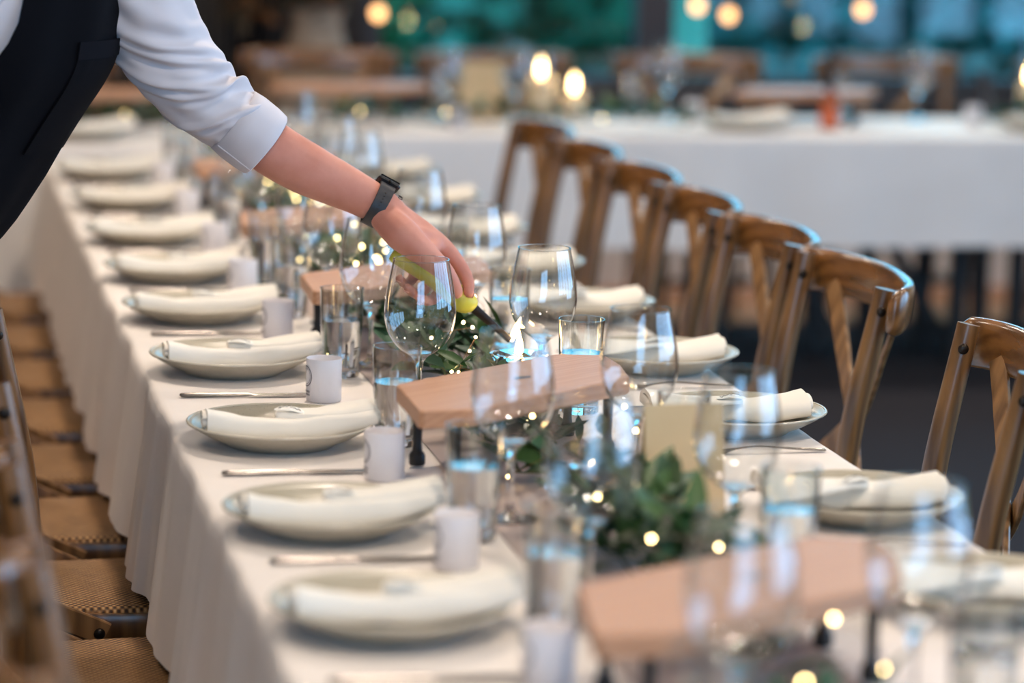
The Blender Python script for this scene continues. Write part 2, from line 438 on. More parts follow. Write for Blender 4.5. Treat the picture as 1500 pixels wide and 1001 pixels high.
# downlight fittings
dl = None
for i, (lx, ly, lw_) in enumerate(LAMPS):
    lab = 'round recessed ceiling downlight, %s of twelve over the tables' % ORD[i]
    if dl is None:
        dl = thing('ceiling_downlight', lab, 'lamp', (lx, ly, CEIL), 0, 'ceiling downlights')
        MB().lathe([(0.15, 0.0), (0.15, -0.012), (0.115, -0.016), (0.115, 0.0)], 28).build('trim_ring', M['black'], dl)
        MB().lathe([(0, -0.006), (0.112, -0.006)], 28).build('diffuser', M['downlight'], dl)
    else:
        dup(dl, (lx, ly, CEIL), label=lab)

# ------------------------------------------------------------------ outside the windows
structure('ground', MB().box((4, 24, -0.25), (50, 26, 0.3)), M['lawn'], 'lawn outside the far windows')
def leaf_shape(L=1.0, W=0.36, bend=0.15):
    vs = [(0, 0, 0)]
    for t, ww in ((0.25, 0.8), (0.55, 1.0), (0.82, 0.55)):
        z = -bend * t * t * L
        vs += [(t * L, -W * ww / 2 * L, z + 0.06 * L * ww), (t * L, 0, z), (t * L, W * ww / 2 * L, z + 0.06 * L * ww)]
    vs.append((L, 0, -bend * L))
    fs = [(0, 1, 2), (0, 2, 3), (1, 4, 5, 2), (2, 5, 6, 3), (4, 7, 8, 5), (5, 8, 9, 6), (7, 10, 8), (8, 10, 9)]
    return vs, fs
def foliage_mesh(name, rx, ry, rz, n, L, mat, rnd):
    mb = MB()
    for i in range(n):
        while True:
            p = V((rnd.uniform(-1, 1), rnd.uniform(-1, 1), rnd.uniform(-1, 1)))
            if 0.25 < p.length < 1: break
        p = V((p.x * rx, p.y * ry, p.z * rz))
        q = Quaternion(V((rnd.gauss(0, 1), rnd.gauss(0, 1), rnd.gauss(0, 1))).normalized(), rnd.uniform(0, 6.28)).to_matrix()
        vs, fs = leaf_shape(L * rnd.uniform(0.7, 1.3), 0.55)
        mb.add([q @ V(v) + p for v in vs], fs)
    return mb.mesh(name, mat, True, None, False)
rnd = random.Random(3)
fm = [foliage_mesh('foliage', 0.9, 0.8, 1.0, 1500, 0.26, M['tree1'], rnd), foliage_mesh('foliage', 0.9, 0.8, 1.0, 1500, 0.26, M['tree2'], rnd), foliage_mesh('foliage', 0.9, 0.8, 1.0, 1500, 0.24, M['tree3'], rnd)]
shr = [(1.2, 12.9, 1, 0.72), (2.95, 13.0, 0, 0.72), (4.7, 12.9, 1, 0.74), (6.45, 13.0, 0, 0.74), (0.1, 15.2, 0, 0.98), (2.4, 15.2, 2, 0.98), (4.7, 15.3, 1, 0.98), (7.0, 15.2, 0, 0.98), (9.3, 15.3, 1, 1.0), (0.9, 18.4, 1, 1.45), (4.3, 18.5, 0, 1.45), (7.7, 18.4, 1, 1.45)]
for i, (x, y, k, s) in enumerate(shr):
    t = thing('garden_shrub', ['dark green', 'teal green', 'bright green'][k] + ' leafy shrub outside the far windows, %s planted' % (ORD[i] if i < 12 else ['thirteenth', 'fourteenth', 'fifteenth'][i - 12]), 'shrub', (x, y, -0.1), rnd.uniform(0, 6), 'shrubs outside the far windows')
    fo = place('foliage', fm[k], t); fo.location = (0, 0, 1.0 * s + 0.1); fo.scale = (s, s, s)
    MB().tube([(0, 0, 0), (0.05, 0, 0.5 * s), (0, 0.04, 1.2 * s)], [0.05 * s, 0.04 * s, 0.02 * s], 8).build('trunk', M['bark'], t)
pg = thing('bright_strip_post', 'pale green post standing in for the bright strip beside the dark mullion', 'post', (3.02, 11.3, -0.1))  # added upright outside, in place of the bright daylight strip by the mullion
MB().box((0, 0, 1.6), (0.18, 0.16, 3.2), ch=0.01).build('shaft', M['palegreen'], pg, smooth=False)
MB().box((0, 0, 0.04), (0.26, 0.26, 0.08), ch=0.01).build('base', M['palegreen'], pg, smooth=False)

# ------------------------------------------------------------------ tablecloths and tables
def perimeter(x0, x1, y0, y1, r, step):
    pts = []
    def seg(a, b):
        L = (V(b) - V(a)).length; n = max(2, int(L / step))
        for i in range(n): pts.append(V(a).lerp(V(b), i / n))
    def arc(cx, cyy, a0):
        n = max(4, int(r * 1.57 / step))
        for i in range(n):
            a = a0 + PI / 2 * i / n; pts.append(V((cx + r * math.cos(a), cyy + r * math.sin(a))))
    seg((x0 + r, y0), (x1 - r, y0)); arc(x1 - r, y0 + r, -PI / 2)
    seg((x1, y0 + r), (x1, y1 - r)); arc(x1 - r, y1 - r, 0)
    seg((x1 - r, y1), (x0 + r, y1)); arc(x0 + r, y1 - r, PI / 2)
    seg((x0, y1 - r), (x0, y0 + r)); arc(x0 + r, y0 + r, PI)
    return [V((p[0], p[1], 0)) for p in pts]
def tablecloth(x0, x1, y0, y1, z, drop, flare, amp, seed, step=0.012, rows=16, fq=1.0):
    P = perimeter(x0, x1, y0, y1, 0.025, step); n = len(P); rd = random.Random(seed)
    c = V(((x0 + x1) / 2, (y0 + y1) / 2, 0))
    N = []
    for i in range(n):
        t = (P[(i + 1) % n] - P[i - 1]).normalized(); N.append(V((t.y, -t.x, 0)))
    s = [0.0]
    for i in range(1, n): s.append(s[-1] + (P[i] - P[i - 1]).length)
    comps = [(fq * rd.uniform(12, 40), rd.uniform(0, 6.3), rd.uniform(0.4, 1.0)) for _ in range(7)] + [(fq * rd.uniform(50, 90), rd.uniform(0, 6.3), rd.uniform(0.08, 0.2)) for _ in range(4)]
    tot = sum(a for _, _, a in comps)
    fold = []
    for q in s:
        v = sum(a * math.sin(k * q + ph) for k, ph, a in comps) / tot * 2.2
        fold.append(v if v < 0 else v ** 0.8)
    hemw = [0.012 * math.sin(5.3 * q + 1) + 0.008 * math.sin(11 * q) for q in s]
    rings = []
    for i_, off in enumerate((-0.022, -0.017, -0.012, -0.006)):
        rings.append([P[j] + N[j] * off + V((0, 0, z - (0.0006 if i_ == 3 else 0))) for j in range(n)])
    for a in (0.35, 0.8, 1.25):
        rings.append([P[j] + N[j] * (0.012 * math.sin(a) - 0.004 + 0.002 * fold[j] * a) + V((0, 0, z - 0.012 * (1 - math.cos(a)))) for j in range(n)])
    for i in range(1, rows + 1):
        t = i / rows
        rings.append([P[j] + N[j] * (0.009 + flare * t + amp * fold[j] * (t ** 0.7)) + V((0, 0, z - 0.012 - (drop - 0.012 + 0.5 * hemw[j] * t) * t)) for j in range(n)])
    vs = [p for r in rings for p in r]; fs = []
    for i in range(len(rings) - 1):
        for j in range(n):
            a = i * n + j; b = i * n + (j + 1) % n; fs.append((a, b, b + n, a + n))
    ci = len(vs); vs.append(V((c.x, c.y, z)))
    # flat top closed by a fan
    fs += [(j, (j + 1) % n, ci) for j in range(n)]
    mb = MB().add(vs, fs)
    # turned hem
    return mb
TZ = 0.75
cl = tablecloth(0.41, 1.344, 1.75, 8.06, TZ, 0.288, 0.028, 0.018, 4).build('tablecloth', M['cloth'], angle=None, label='white linen cloth over the long table running away from the viewpoint', cat='tablecloth')
cl2 = tablecloth(1.22, 5.6, 8.77, 9.45, TZ, 0.345, 0.012, 0.008, 9, step=0.02, fq=0.45).build('tablecloth', M['cloth'], angle=None, label='white linen cloth over the cross table behind the wooden chairs', cat='tablecloth')
cl3 = tablecloth(-2.2, 1.16, 8.38, 9.08, TZ, 0.40, 0.012, 0.010, 12, step=0.02).build('tablecloth', M['cloth'], angle=None, label='white linen cloth over the cross table beyond the plates on the waiter side', cat='tablecloth')
def trestle(name, label, x0, x1, y0, y1, legs):
    t = thing(name, label, 'table', ((x0 + x1) / 2, (y0 + y1) / 2, 0))
    cx, cyy = t.location.x, t.location.y
    MB().box((0, 0, TZ - 0.02), (x1 - x0 - 0.02, y1 - y0 - 0.02, 0.03), ch=0.004).build('tabletop', M['wood_floor'], t, smooth=False)
    for (lx, ly) in legs:
        MB().box((lx - cx, ly - cyy, 0.36), (0.05, 0.05, 0.72), ch=0.005).build('leg', M['black'], t, smooth=False)
    return t, cx, cyy
trestle('dining_table', 'long trestle table under the white cloth running away from the viewpoint', 0.41, 1.344, 1.75, 8.06, [(x, y) for y in (1.95, 3.8, 5.8, 7.8) for x in (0.8, 0.95)])
t2, cx2, cy2 = trestle('dining_table', 'cross table with black trestle legs showing below its short cloth', 1.22, 5.6, 8.77, 9.45, [(x, y) for x in (2.55, 3.34, 3.54, 4.6) for y in (8.95, 9.28)])
for xa, xb in ((2.62, 2.94), (2.94, 3.30), (3.60, 3.95)):
    MB().strip([(xa - cx2, 9.0 - cy2, 0.70), (xb - cx2, 9.0 - cy2, 0.10)], 0.045, 0.03, (1, 0, 0)).build('brace', M['black'], t2, smooth=False)
for xa in (2.94, 3.12):
    MB().box((xa - cx2, 9.2 - cy2, 0.36), (0.06, 0.04, 0.72), ch=0.005).build('strut', M['black'], t2, smooth=False)
trestle('dining_table', 'cross table beyond the plates on the waiter side, hidden under its cloth', -2.2, 1.16, 8.38, 9.08, [(x, y) for x in (-1.8, 0.9) for y in (8.55, 8.92)])
# taupe runner lying along the long table
rm = MB(); rr = []
for i in range(90):
    y = 1.80 + i * (6.2 / 89)
    rr.append([V((x + 0.003 * math.sin(3.1 * y + x * 9), y, TZ + h + 0.0012)) for x, h in ((0.754, 0), (0.754, .0015), (0.80, 0.0016), (0.88, 0.0014), (0.96, .0016), (0.995, .0015), (0.995, 0))])
rm.rings(rr, cap=False, closed=False)
rm.build('table_runner', M['runner'], label='narrow taupe runner under the greenery along the long table', cat='table runner')

# ------------------------------------------------------------------ cross-back chair (front faces +x)
def make_chair():
    t = thing('cross_back_chair', 'x', 'chair')
    # seat frame: rounded trapezoid
    def outline(z, s=1.0):
        pts = []
        for (x, y) in ((-0.20, -0.185), (-0.12, -0.195), (0.10, -0.212), (0.17, -0.205), (0.205, -0.16), (0.215, 0), (0.205, 0.16), (0.17, 0.205), (0.10, 0.212), (-0.12, 0.195), (-0.20, 0.185), (-0.215, 0.1), (-0.22, 0), (-0.215, -0.1)):
            pts.append(V((x * s, y * s, z)))
        return [p for p in catmull(pts + [pts[0]], 3)[:-1]]
    MB().rings([outline(0.385, 0.985), outline(0.392), outline(0.425), outline(0.431, 0.985)]).build('seat_frame', M['wood_chair'], t, angle=0.6)
    MB().rings([outline(0.429, 0.95), outline(0.4345, 0.94), outline(0.439, 0.90), outline(0.441, 0.5)]).build('woven_seat', M['weave'], t, angle=0.9)
    for s in (-1, 1):
        MB().tube([(0.18, s * 0.175, 0.40), (0.19, s * 0.182, 0.2), (0.20, s * 0.19, 0.0)], [0.020, 0.018, 0.014], 12, 3).build('leg', M['wood_chair'], t)
        MB().tube([(-0.27, s * 0.19, 0.0), (-0.225, s * 0.19, 0.25), (-0.205, s * 0.198, 0.45), (-0.215, s * 0.208, 0.66), (-0.262, s * 0.218, 0.908)], [0.015, 0.019, 0.021, 0.020, 0.018], 12, 5, flat=(1.0, 0.86), up=(1, 0, 0)).build('post', M['wood_chair'], t)
        for k_ in (1, -1):
            MB().ball((-0.252, s * 0.216 + k_ * 0.0155, 0.872), 0.0085, 10, 6, (1, 0.5, 1)).build('bolt', M['bolt'], t)
        MB().ball((-0.10, s * 0.2285, 0.408), 0.009, 10, 6, (1, 0.5, 1)).build('bolt', M['bolt'], t)
        MB().tube([(-0.20, s * 0.192, 0.16), (0.19, s * 0.184, 0.16)], 0.011, 10).build('stretcher', M['wood_chair'], t)
    MB().tube([(0.0, -0.187, 0.16), (0.0, 0.187, 0.16)], 0.011, 10).build('stretcher', M['wood_chair'], t)
    # bent top rail: runs behind the posts, ends wrap past them
    path = [(-0.256, -0.262, 0), (-0.283, -0.243, 0), (-0.318, -0.16, 0), (-0.336, 0, 0), (-0.318, 0.16, 0), (-0.283, 0.243, 0), (-0.256, 0.262, 0)]
    P = catmull(path, 6); rings = []
    for i, p in enumerate(P):
        tt = (P[min(i + 1, len(P) - 1)] - P[max(i - 1, 0)]).normalized(); nb = V((tt.y, -tt.x, 0))
        u = abs(i / (len(P) - 1) - 0.5) * 2
        hh = 0.039 * (1 - 0.25 * max(0, u - 0.85) / 0.15); th = 0.0115 * (1 - 0.4 * max(0, u - 0.9) / 0.1); zc = 0.878 - 0.006 * u * u
        ring = []
        for j in range(16):
            a = 2 * PI * j / 16; ca, sa = math.cos(a), math.sin(a)
            ring.append(p + nb * (th * math.copysign(abs(ca) ** 0.7, ca)) + V((0.10 * (0.878 - zc) - 0.10 * hh * sa, 0, zc + hh * math.copysign(abs(sa) ** 0.75, sa))))
        rings.append(ring)
    MB().rings(rings).build('top_rail', M['wood_rail'], t, angle=1.2)
    for s in (-1, 1):
        def sd(y, wy=0.72, wz=-0.70):
            ph = max(-1.0, min(1.0, y / 0.15)) * 0.72
            return (wy * math.sin(ph), wy * math.cos(ph), wz * s)
        MB().strip([(-0.302, s * 0.178, 0.862), (-0.300, s * 0.125, 0.79), (-0.292 - 0.006 * s, 0.0, 0.655), (-0.262, -s * 0.13, 0.545), (-0.200, -s * 0.217, 0.462), (-0.09, -s * 0.2225, 0.405)], 0.038, 0.009, [sd(s * 0.178), sd(s * 0.125), sd(0), sd(-s * 0.13), (0.2, 0.15, -0.9 * s), (0.5, 0, -0.9 * s)], 6).build('back_slat', M['wood_slat'], t)
    return t
CH = make_chair()
CHN = [0]
def chair(x, y, rz, label, group):
    CHN[0] += 1
    if CHN[0] == 1:
        CH.location = (x, y, 0); CH.rotation_euler = (0, 0, rz); CH['label'] = label; CH['group'] = group; return CH
    return dup(CH, (x, y, 0), rz, label, group)
rw = [(1.315, 4.08, PI - 0.16), (1.335, 4.83, PI), (1.340, 5.34, PI + 0.02), (1.335, 5.83, PI - 0.02), (1.340, 6.32, PI + 0.02), (1.335, 6.83, PI), (1.335, 7.33, PI + 0.03), (1.30, 3.50, PI)]
for i, (x, y, r) in enumerate(rw):
    lab = ['brown cross back chair closest to the viewpoint in the row opposite the waiter', 'glossy brown cross back chair, second along the row opposite the waiter'][i] if i < 2 else 'brown cross back chair, %s along the row opposite the waiter' % (ORD[i] if i < 7 else 'cropped frontmost')
    c_o = chair(x, y, r, lab, 'cross back chairs opposite the waiter'); c_o.scale = (1, 1 if i < 2 else 0.89, 1)
lw = [2.66, 3.15, 3.65, 4.15, 4.65, 5.12, 5.60, 6.08, 6.56, 7.05, 7.55]
for i, y in enumerate(lw):
    lab = 'cross back chair with woven rattan seat on the waiter side, %s from the front' % ORD[i]
    c_o = chair([0.392, 0.392, 0.392, 0.370][i] if i < 4 else 0.405, y, 0.02 * math.sin(i * 2.1), lab, 'woven seat chairs on the waiter side'); c_o.scale = (1, 0.87, 1)
fw = [1.42, 2.02, 2.70, 3.42, 4.18, 0.45, -0.3]
for i, x in enumerate(fw):
    lab = 'blurred cross back chair behind the cross table, %s' % ['under the dried flowers', 'behind the kraft card', 'between the tall candle and the dark mullion', 'behind the wooden board', 'at the tilted dark stand', 'beyond the waiter sleeve', 'beyond the waiter apron'][i]
    chair(x, 9.70 if x > 1.2 else 9.34, -PI / 2 + 0.03 * math.sin(i * 3), lab, 'chairs behind the cross table')

# ------------------------------------------------------------------ tableware builders (each prototype is the first one placed)
PROTO = {}
def put(key, maker, x, y, z, rz, label, group):
    if key not in PROTO:
        o = maker(); PROTO[key] = o
        o.location = (x, y, z); o.rotation_euler = (0, 0, rz); o['label'] = label; o['group'] = group; return o
    return dup(PROTO[key], (x, y, z), rz, label, group)
def mk_plate():
    t = thing('dinner_plate', 'x', 'plate')
    MB().lathe([(0, 0.004), (0.066, 0.004), (0.070, 0.0), (0.078, 0.0), (0.082, 0.004), (0.105, 0.0145), (0.125, 0.026), (0.1335, 0.0325)], 48).lathe([(0.1335, 0.0325), (0.131, 0.0335), (0.122, 0.0275), (0.10, 0.0165), (0.080, 0.0095), (0.05, 0.008), (0, 0.008)], 48).build('plate_body', M['glaze'], t, recalc=False)
    r = MB()
    rings = []
    for j in range(49):
        a = 2 * PI * j / 48
        rings.append([V(((0.1335 + 0.0022 * math.cos(b)) * math.cos(a), (0.1335 + 0.0022 * math.cos(b)) * math.sin(a), 0.0332 + 0.0018 * math.sin(b))) for b in [2 * PI * k / 8 for k in range(8)]])
    r.rings(rings, cap=False); r.build('plate_rim', M['rimglaze'], t, angle=None)
    return t
def mk_napkin(seed):
    rd = random.Random(seed)
    t = thing('napkin', 'x', 'napkin')
    b1, b2 = rd.uniform(-.006, .006), rd.uniform(-.005, .005)
    # rolled body along x, left end spiral, right end rising over the plate rim and widening
    def centre(u):
        x = -0.108 + 0.250 * u
        z = 0.0265 + 0.019 * max(0, (u - 0.55) / 0.45) ** 1.5 + 0.012 * max(0, (0.28 - u) / 0.28) ** 1.2
        return V((x, -0.012 + b1 * math.sin(3 * u) + 0.012 * u, z))
    rings = []
    SEC = [(-0.96, 0.02), (-1.03, 0.22), (-1.04, 0.55), (-0.98, 0.82), (-0.86, 0.98), (-0.62, 1.05), (-0.2, 1.02), (0.25, 0.94), (0.62, 0.80), (0.88, 0.62), (1.0, 0.40), (1.0, 0.2), (0.9, 0.04), (0.0, 0.0)]
    for i in range(41):
        u = i / 40; c = centre(u)
        wf = 0.031 + 0.004 * u + 0.002 * math.sin(7 * u + seed)
        wb = (0.040 - 0.030 * (u / 0.5) ** 1.3) if u < 0.5 else 0.010 + 0.03 * (u - 0.5) / 0.5
        hv = 0.031 - 0.004 * u - 0.010 * max(0, (u - 0.7) / 0.3) + 0.0018 * math.sin(9 * u + seed)
        ring = []
        for (a, h) in SEC:
            y_ = a * (wf if a < 0 else wb); lay = 0.0012 * math.sin(4.6 * h + 1.5 * u) if a < -.9 else 0
            ring.append(c + V((0, y_ - lay, (h - 0.5) * hv + 0.0012 * math.sin(17 * u + 6 * a + seed))))
        rings.append(ring)
    MB().rings(rings, cap=True).build('rolled_body', M['napkin'], t, angle=1.3)
    # spiral of layers at the open end
    m = MB(); P = []
    for k in range(70):
        a = k * 0.22; rr = 0.004 + 0.0275 * k / 69
        P.append(V((0, rr * math.cos(a), rr * 0.45 * math.sin(a))))
    c0 = centre(0)
    m.rings([[p + c0 + V((dx, 0, 0)) for dx in (-0.006, 0.002)] for p in P], cap=False, closed=False)
    m.build('spiral_end', M['napkin'], t, angle=None)
    # folded flap on top, far half
    rings = []
    for i in range(20):
        u = 0.40 + 0.60 * i / 19; c = centre(u); hw = 0.010 + 0.040 * (i / 19) ** 0.7
        top = 0.0155 - 0.002 * u - 0.005 * max(0, (u - 0.7) / 0.3)
        q = []
        for x, h in ((-1, 0.001), (-0.97, 0.0045), (-0.5, 0.0078), (0.2, 0.0080), (0.9, 0.0050), (1.0, 0.0020), (0.96, -0.001), (0.2, 0.0010), (-0.5, 0.0008), (-0.96, -0.002)):
            yy = 0.004 + 0.016 * i / 19 + hw * x * (0.9 if x < 0 else 1.2)
            drop = -0.010 * max(0, (abs(yy - 0.0) - 0.034) / 0.03)
            q.append(c + V((0, yy, top + h + drop + 0.002 * math.sin(9 * u + 3 * x))))
        rings.append(q)
    MB().rings(rings).build('folded_flap', M['napkin'], t, angle=1.2)
    return t
def mk_tag():
    t = thing('name_tag', 'x', 'tag')
    m = MB(); R = []
    for i in range(9):
        x = -0.022 + 0.044 * i / 8; z = 0.003 * math.sin(i * 0.5)
        hw = 0.011 * (1 - (2 * i / 8 - 1) ** 4) ** 0.5 + 0.002
        R.append([V((x, -hw, z)), V((x, hw, z + .001)), V((x, hw, z + .0018)), V((x, -hw, z + .0008))])
    m.rings(R).build('tag_card', M['tag'], t, smooth=False)
    P = [(-0.016 + 0.032 * k / 40, 0.004 * math.sin(k * 0.9) * math.cos(k * 0.17), 0.0035 + 0.003 * math.sin(k / 5 * 0.5)) for k in range(41)]
    MB().tube(P, 0.0005, 5).build('handwriting', M['ink'], t)
    return t
def mk_knife():
    t = thing('table_knife', 'x', 'knife')     # handle end at -x
    R = []
    for x, wv, hh in ((-0.118, 0.002, 0.001), (-0.116, 0.0055, 0.003), (-0.108, 0.0068, 0.0036), (-0.06, 0.0058, 0.0034), (-0.015, 0.0046, 0.0032), (0.0, 0.0042, 0.0028), (0.008, 0.006, 0.0016)):
        R.append([V((x, wv * math.cos(a), 0.0038 + hh * math.sin(a))) for a in [2 * PI * k / 10 for k in range(10)]])
    MB().rings(R).build('handle', M['steel'], t)
    R = []
    for x, a, b in ((0.006, -0.005, 0.005), (0.02, -0.0085, 0.006), (0.06, -0.0095, 0.0065), (0.095, -0.008, 0.0065), (0.112, -0.003, 0.006), (0.119, 0.003, 0.005)):
        R.append([V((x, a, 0.0028)), V((x, b, 0.0024)), V((x, b, 0.0044)), V((x, a, 0.0034))])
    MB().rings(R).build('blade', M['steel'], t, smooth=False)
    return t
def mk_fork():
    t = thing('table_fork', 'x', 'fork')       # handle end at -x, tines at +x
    P = [(-0.10, 0, 0.003), (-0.05, 0, 0.006), (0.0, 0, 0.010), (0.035, 0, 0.007), (0.055, 0, 0.003)]
    MB().tube(P, [0.0062, 0.005, 0.0036, 0.004, 0.011], 10, 4, flat=(1, 0.32), up=(0, 1, 0)).build('handle', M['steel'], t)
    for k in range(4):
        y = -0.009 + 0.006 * k
        MB().tube([(0.052, y, 0.0035), (0.075, y, 0.006), (0.098, y, 0.015)], [0.0022, 0.0018, 0.001], 6, 3).build('tine', M['steel'], t)
    return t
def mk_cup():
    t = thing('frosted_votive_cup', 'x', 'candle cup')
    MB().lathe([(0, 0.0), (0.0255, 0.0), (0.0275, 0.002), (0.0278, 0.066), (0.0272, 0.0675), (0.0262, 0.066), (0.0258, 0.014), (0, 0.013)], 36).build('cup_body', M['frost'], t, angle=0.9)
    MB().lathe([(0, 0.045), (0.0250, 0.045), (0.0250, 0.016), (0, 0.016)], 24).build('wax_fill', M['wax'], t, angle=0.9)
    # printed ring emblem with two short lines of marks under it, curved round the cup
    def on(a, z): return V((0.0281 * math.cos(a), 0.0281 * math.sin(a), z))
    m = MB(); R = []
    for k in range(29):
        b = 2 * PI * k / 28
        R.append([on(0.62 * math.cos(b) * 0.9 * f, 0.040 + 0.0165 * math.sin(b) * f) for f in (1.0, 0.90)])
    m.rings(R, cap=False, closed=False); R = []
    for k in range(21):
        b = 2 * PI * k / 20
        R.append([on(0.62 * math.cos(b) * 0.9 * f, 0.040 + 0.0165 * math.sin(b) * f) for f in (0.78, 0.74)])
    m.rings(R, cap=False, closed=False)
    for z in (0.015, 0.010):
        for k in range(5):
            a = -0.32 + 0.15 * k
            m.add([on(a, z), on(a + 0.09, z), on(a + 0.09, z + 0.0032), on(a, z + 0.0032)], [(0, 1, 2, 3)])
            m.add([on(a + 0.02, z + 0.0008), on(a + 0.07, z + 0.0008), on(a + 0.07, z + 0.0012), on(a + 0.02, z + 0.0012)], [(0, 1, 2, 3)])
    m.build('printed_emblem', M['print'], t, recalc=False)
    return t
def mk_tumbler():
    t = thing('water_tumbler', 'x', 'tumbler')
    MB().lathe([(0.0300, 0.012), (0.0325, 0.05), (0.0345, 0.10), (0.0355, 0.146)], 36).build('outer_wall', M['glass'], t)
    MB().lathe([(0.0348, 0.146), (0.0338, 0.10), (0.0332, 0.0945)], 36).build('inner_wall', M['glass'], t)
    MB().lathe([(0, 0.0), (0.026, 0.0), (0.0296, 0.003), (0.0302, 0.0125), (0.029, 0.0150), (0.012, 0.0128), (0, 0.0128)], 36).build('thick_base', M['glass_solid'], t, angle=0.9)
    MB().lathe([(0, 0.0160), (0.027, 0.0162), (0.0292, 0.019), (0.0315, 0.05), (0.0333, 0.0935), (0.0328, 0.0945), (0, 0.0940)], 36).build('water', M['water'], t, angle=0.9)
    R = []
    for j in range(37):
        a = 2 * PI * j / 36
        R.append([V(((0.03515 + 0.0006 * math.cos(b)) * math.cos(a), (0.03515 + 0.0006 * math.cos(b)) * math.sin(a), 0.1463 + 0.0006 * math.sin(b))) for b in [2 * PI * k / 6 for k in range(6)]])
    MB().rings(R, cap=False).build('rim', M['glass_solid'], t)
    return t
def mk_wine():
    t = thing('wine_glass', 'x', 'wine glass')
    bowl = [(0.006, 0.0905), (0.020, 0.0965), (0.034, 0.108), (0.0445, 0.124), (0.0495, 0.142), (0.0505, 0.156), (0.0490, 0.175), (0.0455, 0.196), (0.0415, 0.216), (0.0388, 0.229)]
    B = catmull([(r, 0, z) for r, z in bowl], 4)
    MB().lathe([(p.x, p.z) for p in B], 44).build('bowl', M['glass'], t)
    R = []
    for j in range(41):
        a = 2 * PI * j / 40
        R.append([V(((0.0388 + 0.0007 * math.cos(b)) * math.cos(a), (0.0388 + 0.0007 * math.cos(b)) * math.sin(a), 0.2292 + 0.0007 * math.sin(b))) for b in [2 * PI * k / 6 for k in range(6)]])
    MB().rings(R, cap=False).build('rim', M['glass_solid'], t)
    MB().lathe([(0, 0.0965), (0.010, 0.0965), (0.021, 0.0972), (0.012, 0.0915), (0.0065, 0.085), (0.0042, 0.070), (0.0037, 0.045), (0.0042, 0.022), (0.0065, 0.010), (0.016, 0.0052), (0.030, 0.0028), (0.0345, 0.0018), (0.0345, 0.0006), (0, 0.0006)], 28).build('stem_and_foot', M['glass_solid'], t, angle=1.0)
    return t
LY = [2.62, 3.17, 3.65, 4.20, 4.79, 5.33, 5.83, 6.38, 6.98, 7.60]       # places on the waiter's side
LYt = [2.44, 3.12, 3.58, 4.17, 4.735, 5.36, 5.72, 6.40, 7.12, 7.58]      # tumblers
LYw = [2.616, 3.22, 3.675, 4.342, 4.82, 5.26, 5.62, 6.28, 6.70, 7.47]    # wine glasses
LYc = [2.915, 3.44, 3.95, 4.53, 5.12, 5.63, 6.17, 6.77, 7.36]           # frosted cups
RY = [2.66, 3.18, 3.66, 4.25, 4.77, 5.33, 5.86, 6.40, 6.98, 7.58]
RYt = [2.654, 3.30, 3.78, 4.40, 4.94, 5.51, 6.27, 6.60, 7.30]
RYw = [2.75, 3.395, 3.88, 4.495, 5.04, 5.61, 6.37, 6.70, 7.40]
SIDES = {'L': 'waiter side', 'R': 'chair back side'}
ND = 0
def jit(a): return random.uniform(-a, a)
for side, Y in (('L', LY), ('R', RY)):
    for k, y in enumerate(Y):
        sn = 'on the waiter side' if side == 'L' else 'opposite the waiter'
        pos = '%s from the front' % ORD[k]
        sg = -1 if side == 'L' else 1
        x = 0.545 + jit(.006) if side == 'L' else 1.25 + jit(.008)
        put('plate', mk_plate, x, y, TZ + 0.0006, jit(3), 'grey beige dinner plate %s, %s' % (sn, pos), 'dinner plates %s' % sn)
        if not (side == 'L' and k == 0):
            put('napkin%d' % (k % 3), lambda k=k: mk_napkin(k % 3 + 1), x, y, TZ + 0.0005, (jit(.05) if side == 'L' else PI - 0.06 + jit(.08)), 'rolled ivory napkin on the %s plate %s' % (ORD[k], sn), 'rolled napkins %s' % sn)
            put('tag', mk_tag, x + sg * -0.012, y - 0.006, TZ + 0.0500, jit(.3) if side == 'L' else PI + jit(.3), 'small white handwritten name tag on the %s napkin %s' % (ORD[k], sn), 'name tags on the napkins')
        if side == 'L':
            kn = put('knife', mk_knife, 0.549 + jit(.004), LYc[k - 1] + 0.0385 if k else y - 0.2, TZ + 0.0006, jit(.025), 'steel table knife beside the %s plate %s' % (ORD[k], sn), 'table knives %s' % sn); kn.scale = (0.9, 1, 1)
            put('fork', mk_fork, 0.565 + jit(.008), y + 0.165, TZ + 0.0006, jit(.06), 'steel fork behind the %s plate %s' % (ORD[k], sn), 'table forks %s' % sn)
        else:
            put('knife', mk_knife, 1.225 + jit(.006), y + 0.17, TZ + 0.0006, PI + jit(.04), 'steel table knife beside the %s plate %s' % (ORD[k], sn), 'table knives %s' % sn)
            put('fork', mk_fork, 1.232 + jit(.008), y - 0.175, TZ + 0.0006, PI + jit(.06), 'steel fork in front of the %s plate %s' % (ORD[k], sn), 'table forks %s' % sn)
for k, y in enumerate(LYc):
    put('cup', mk_cup, 0.662 + jit(.004), y, TZ + 0.0006, PI * 1.035 + jit(.08), 'frosted white votive cup with ring emblem on the waiter side, %s from the front' % ORD[k], 'frosted cups on the waiter side')
for k, y in enumerate(LYt):
    put('tumbler', mk_tumbler, 0.714 + jit(.003), y, TZ + 0.0006, jit(3), 'tall filled water tumbler on the waiter side, %s from the front' % ORD[k], 'water tumblers on the waiter side')
for k, y in enumerate(RYt):
    put('tumbler', mk_tumbler, 1.036 + jit(.002), y, TZ + 0.0006, jit(3), 'tall water tumbler opposite the waiter, %s from the front' % ORD[k], 'water tumblers on the chair back side')
for k, y in enumerate(LYw):
    wg = put('wine', mk_wine, 0.777 + jit(.002), y, TZ + 0.0034, jit(3), 'empty wine glass on the waiter side of the long table, %s from the front' % ORD[k], 'wine glasses on the waiter side'); wg.scale = (1.07, 1.07, 1.07)
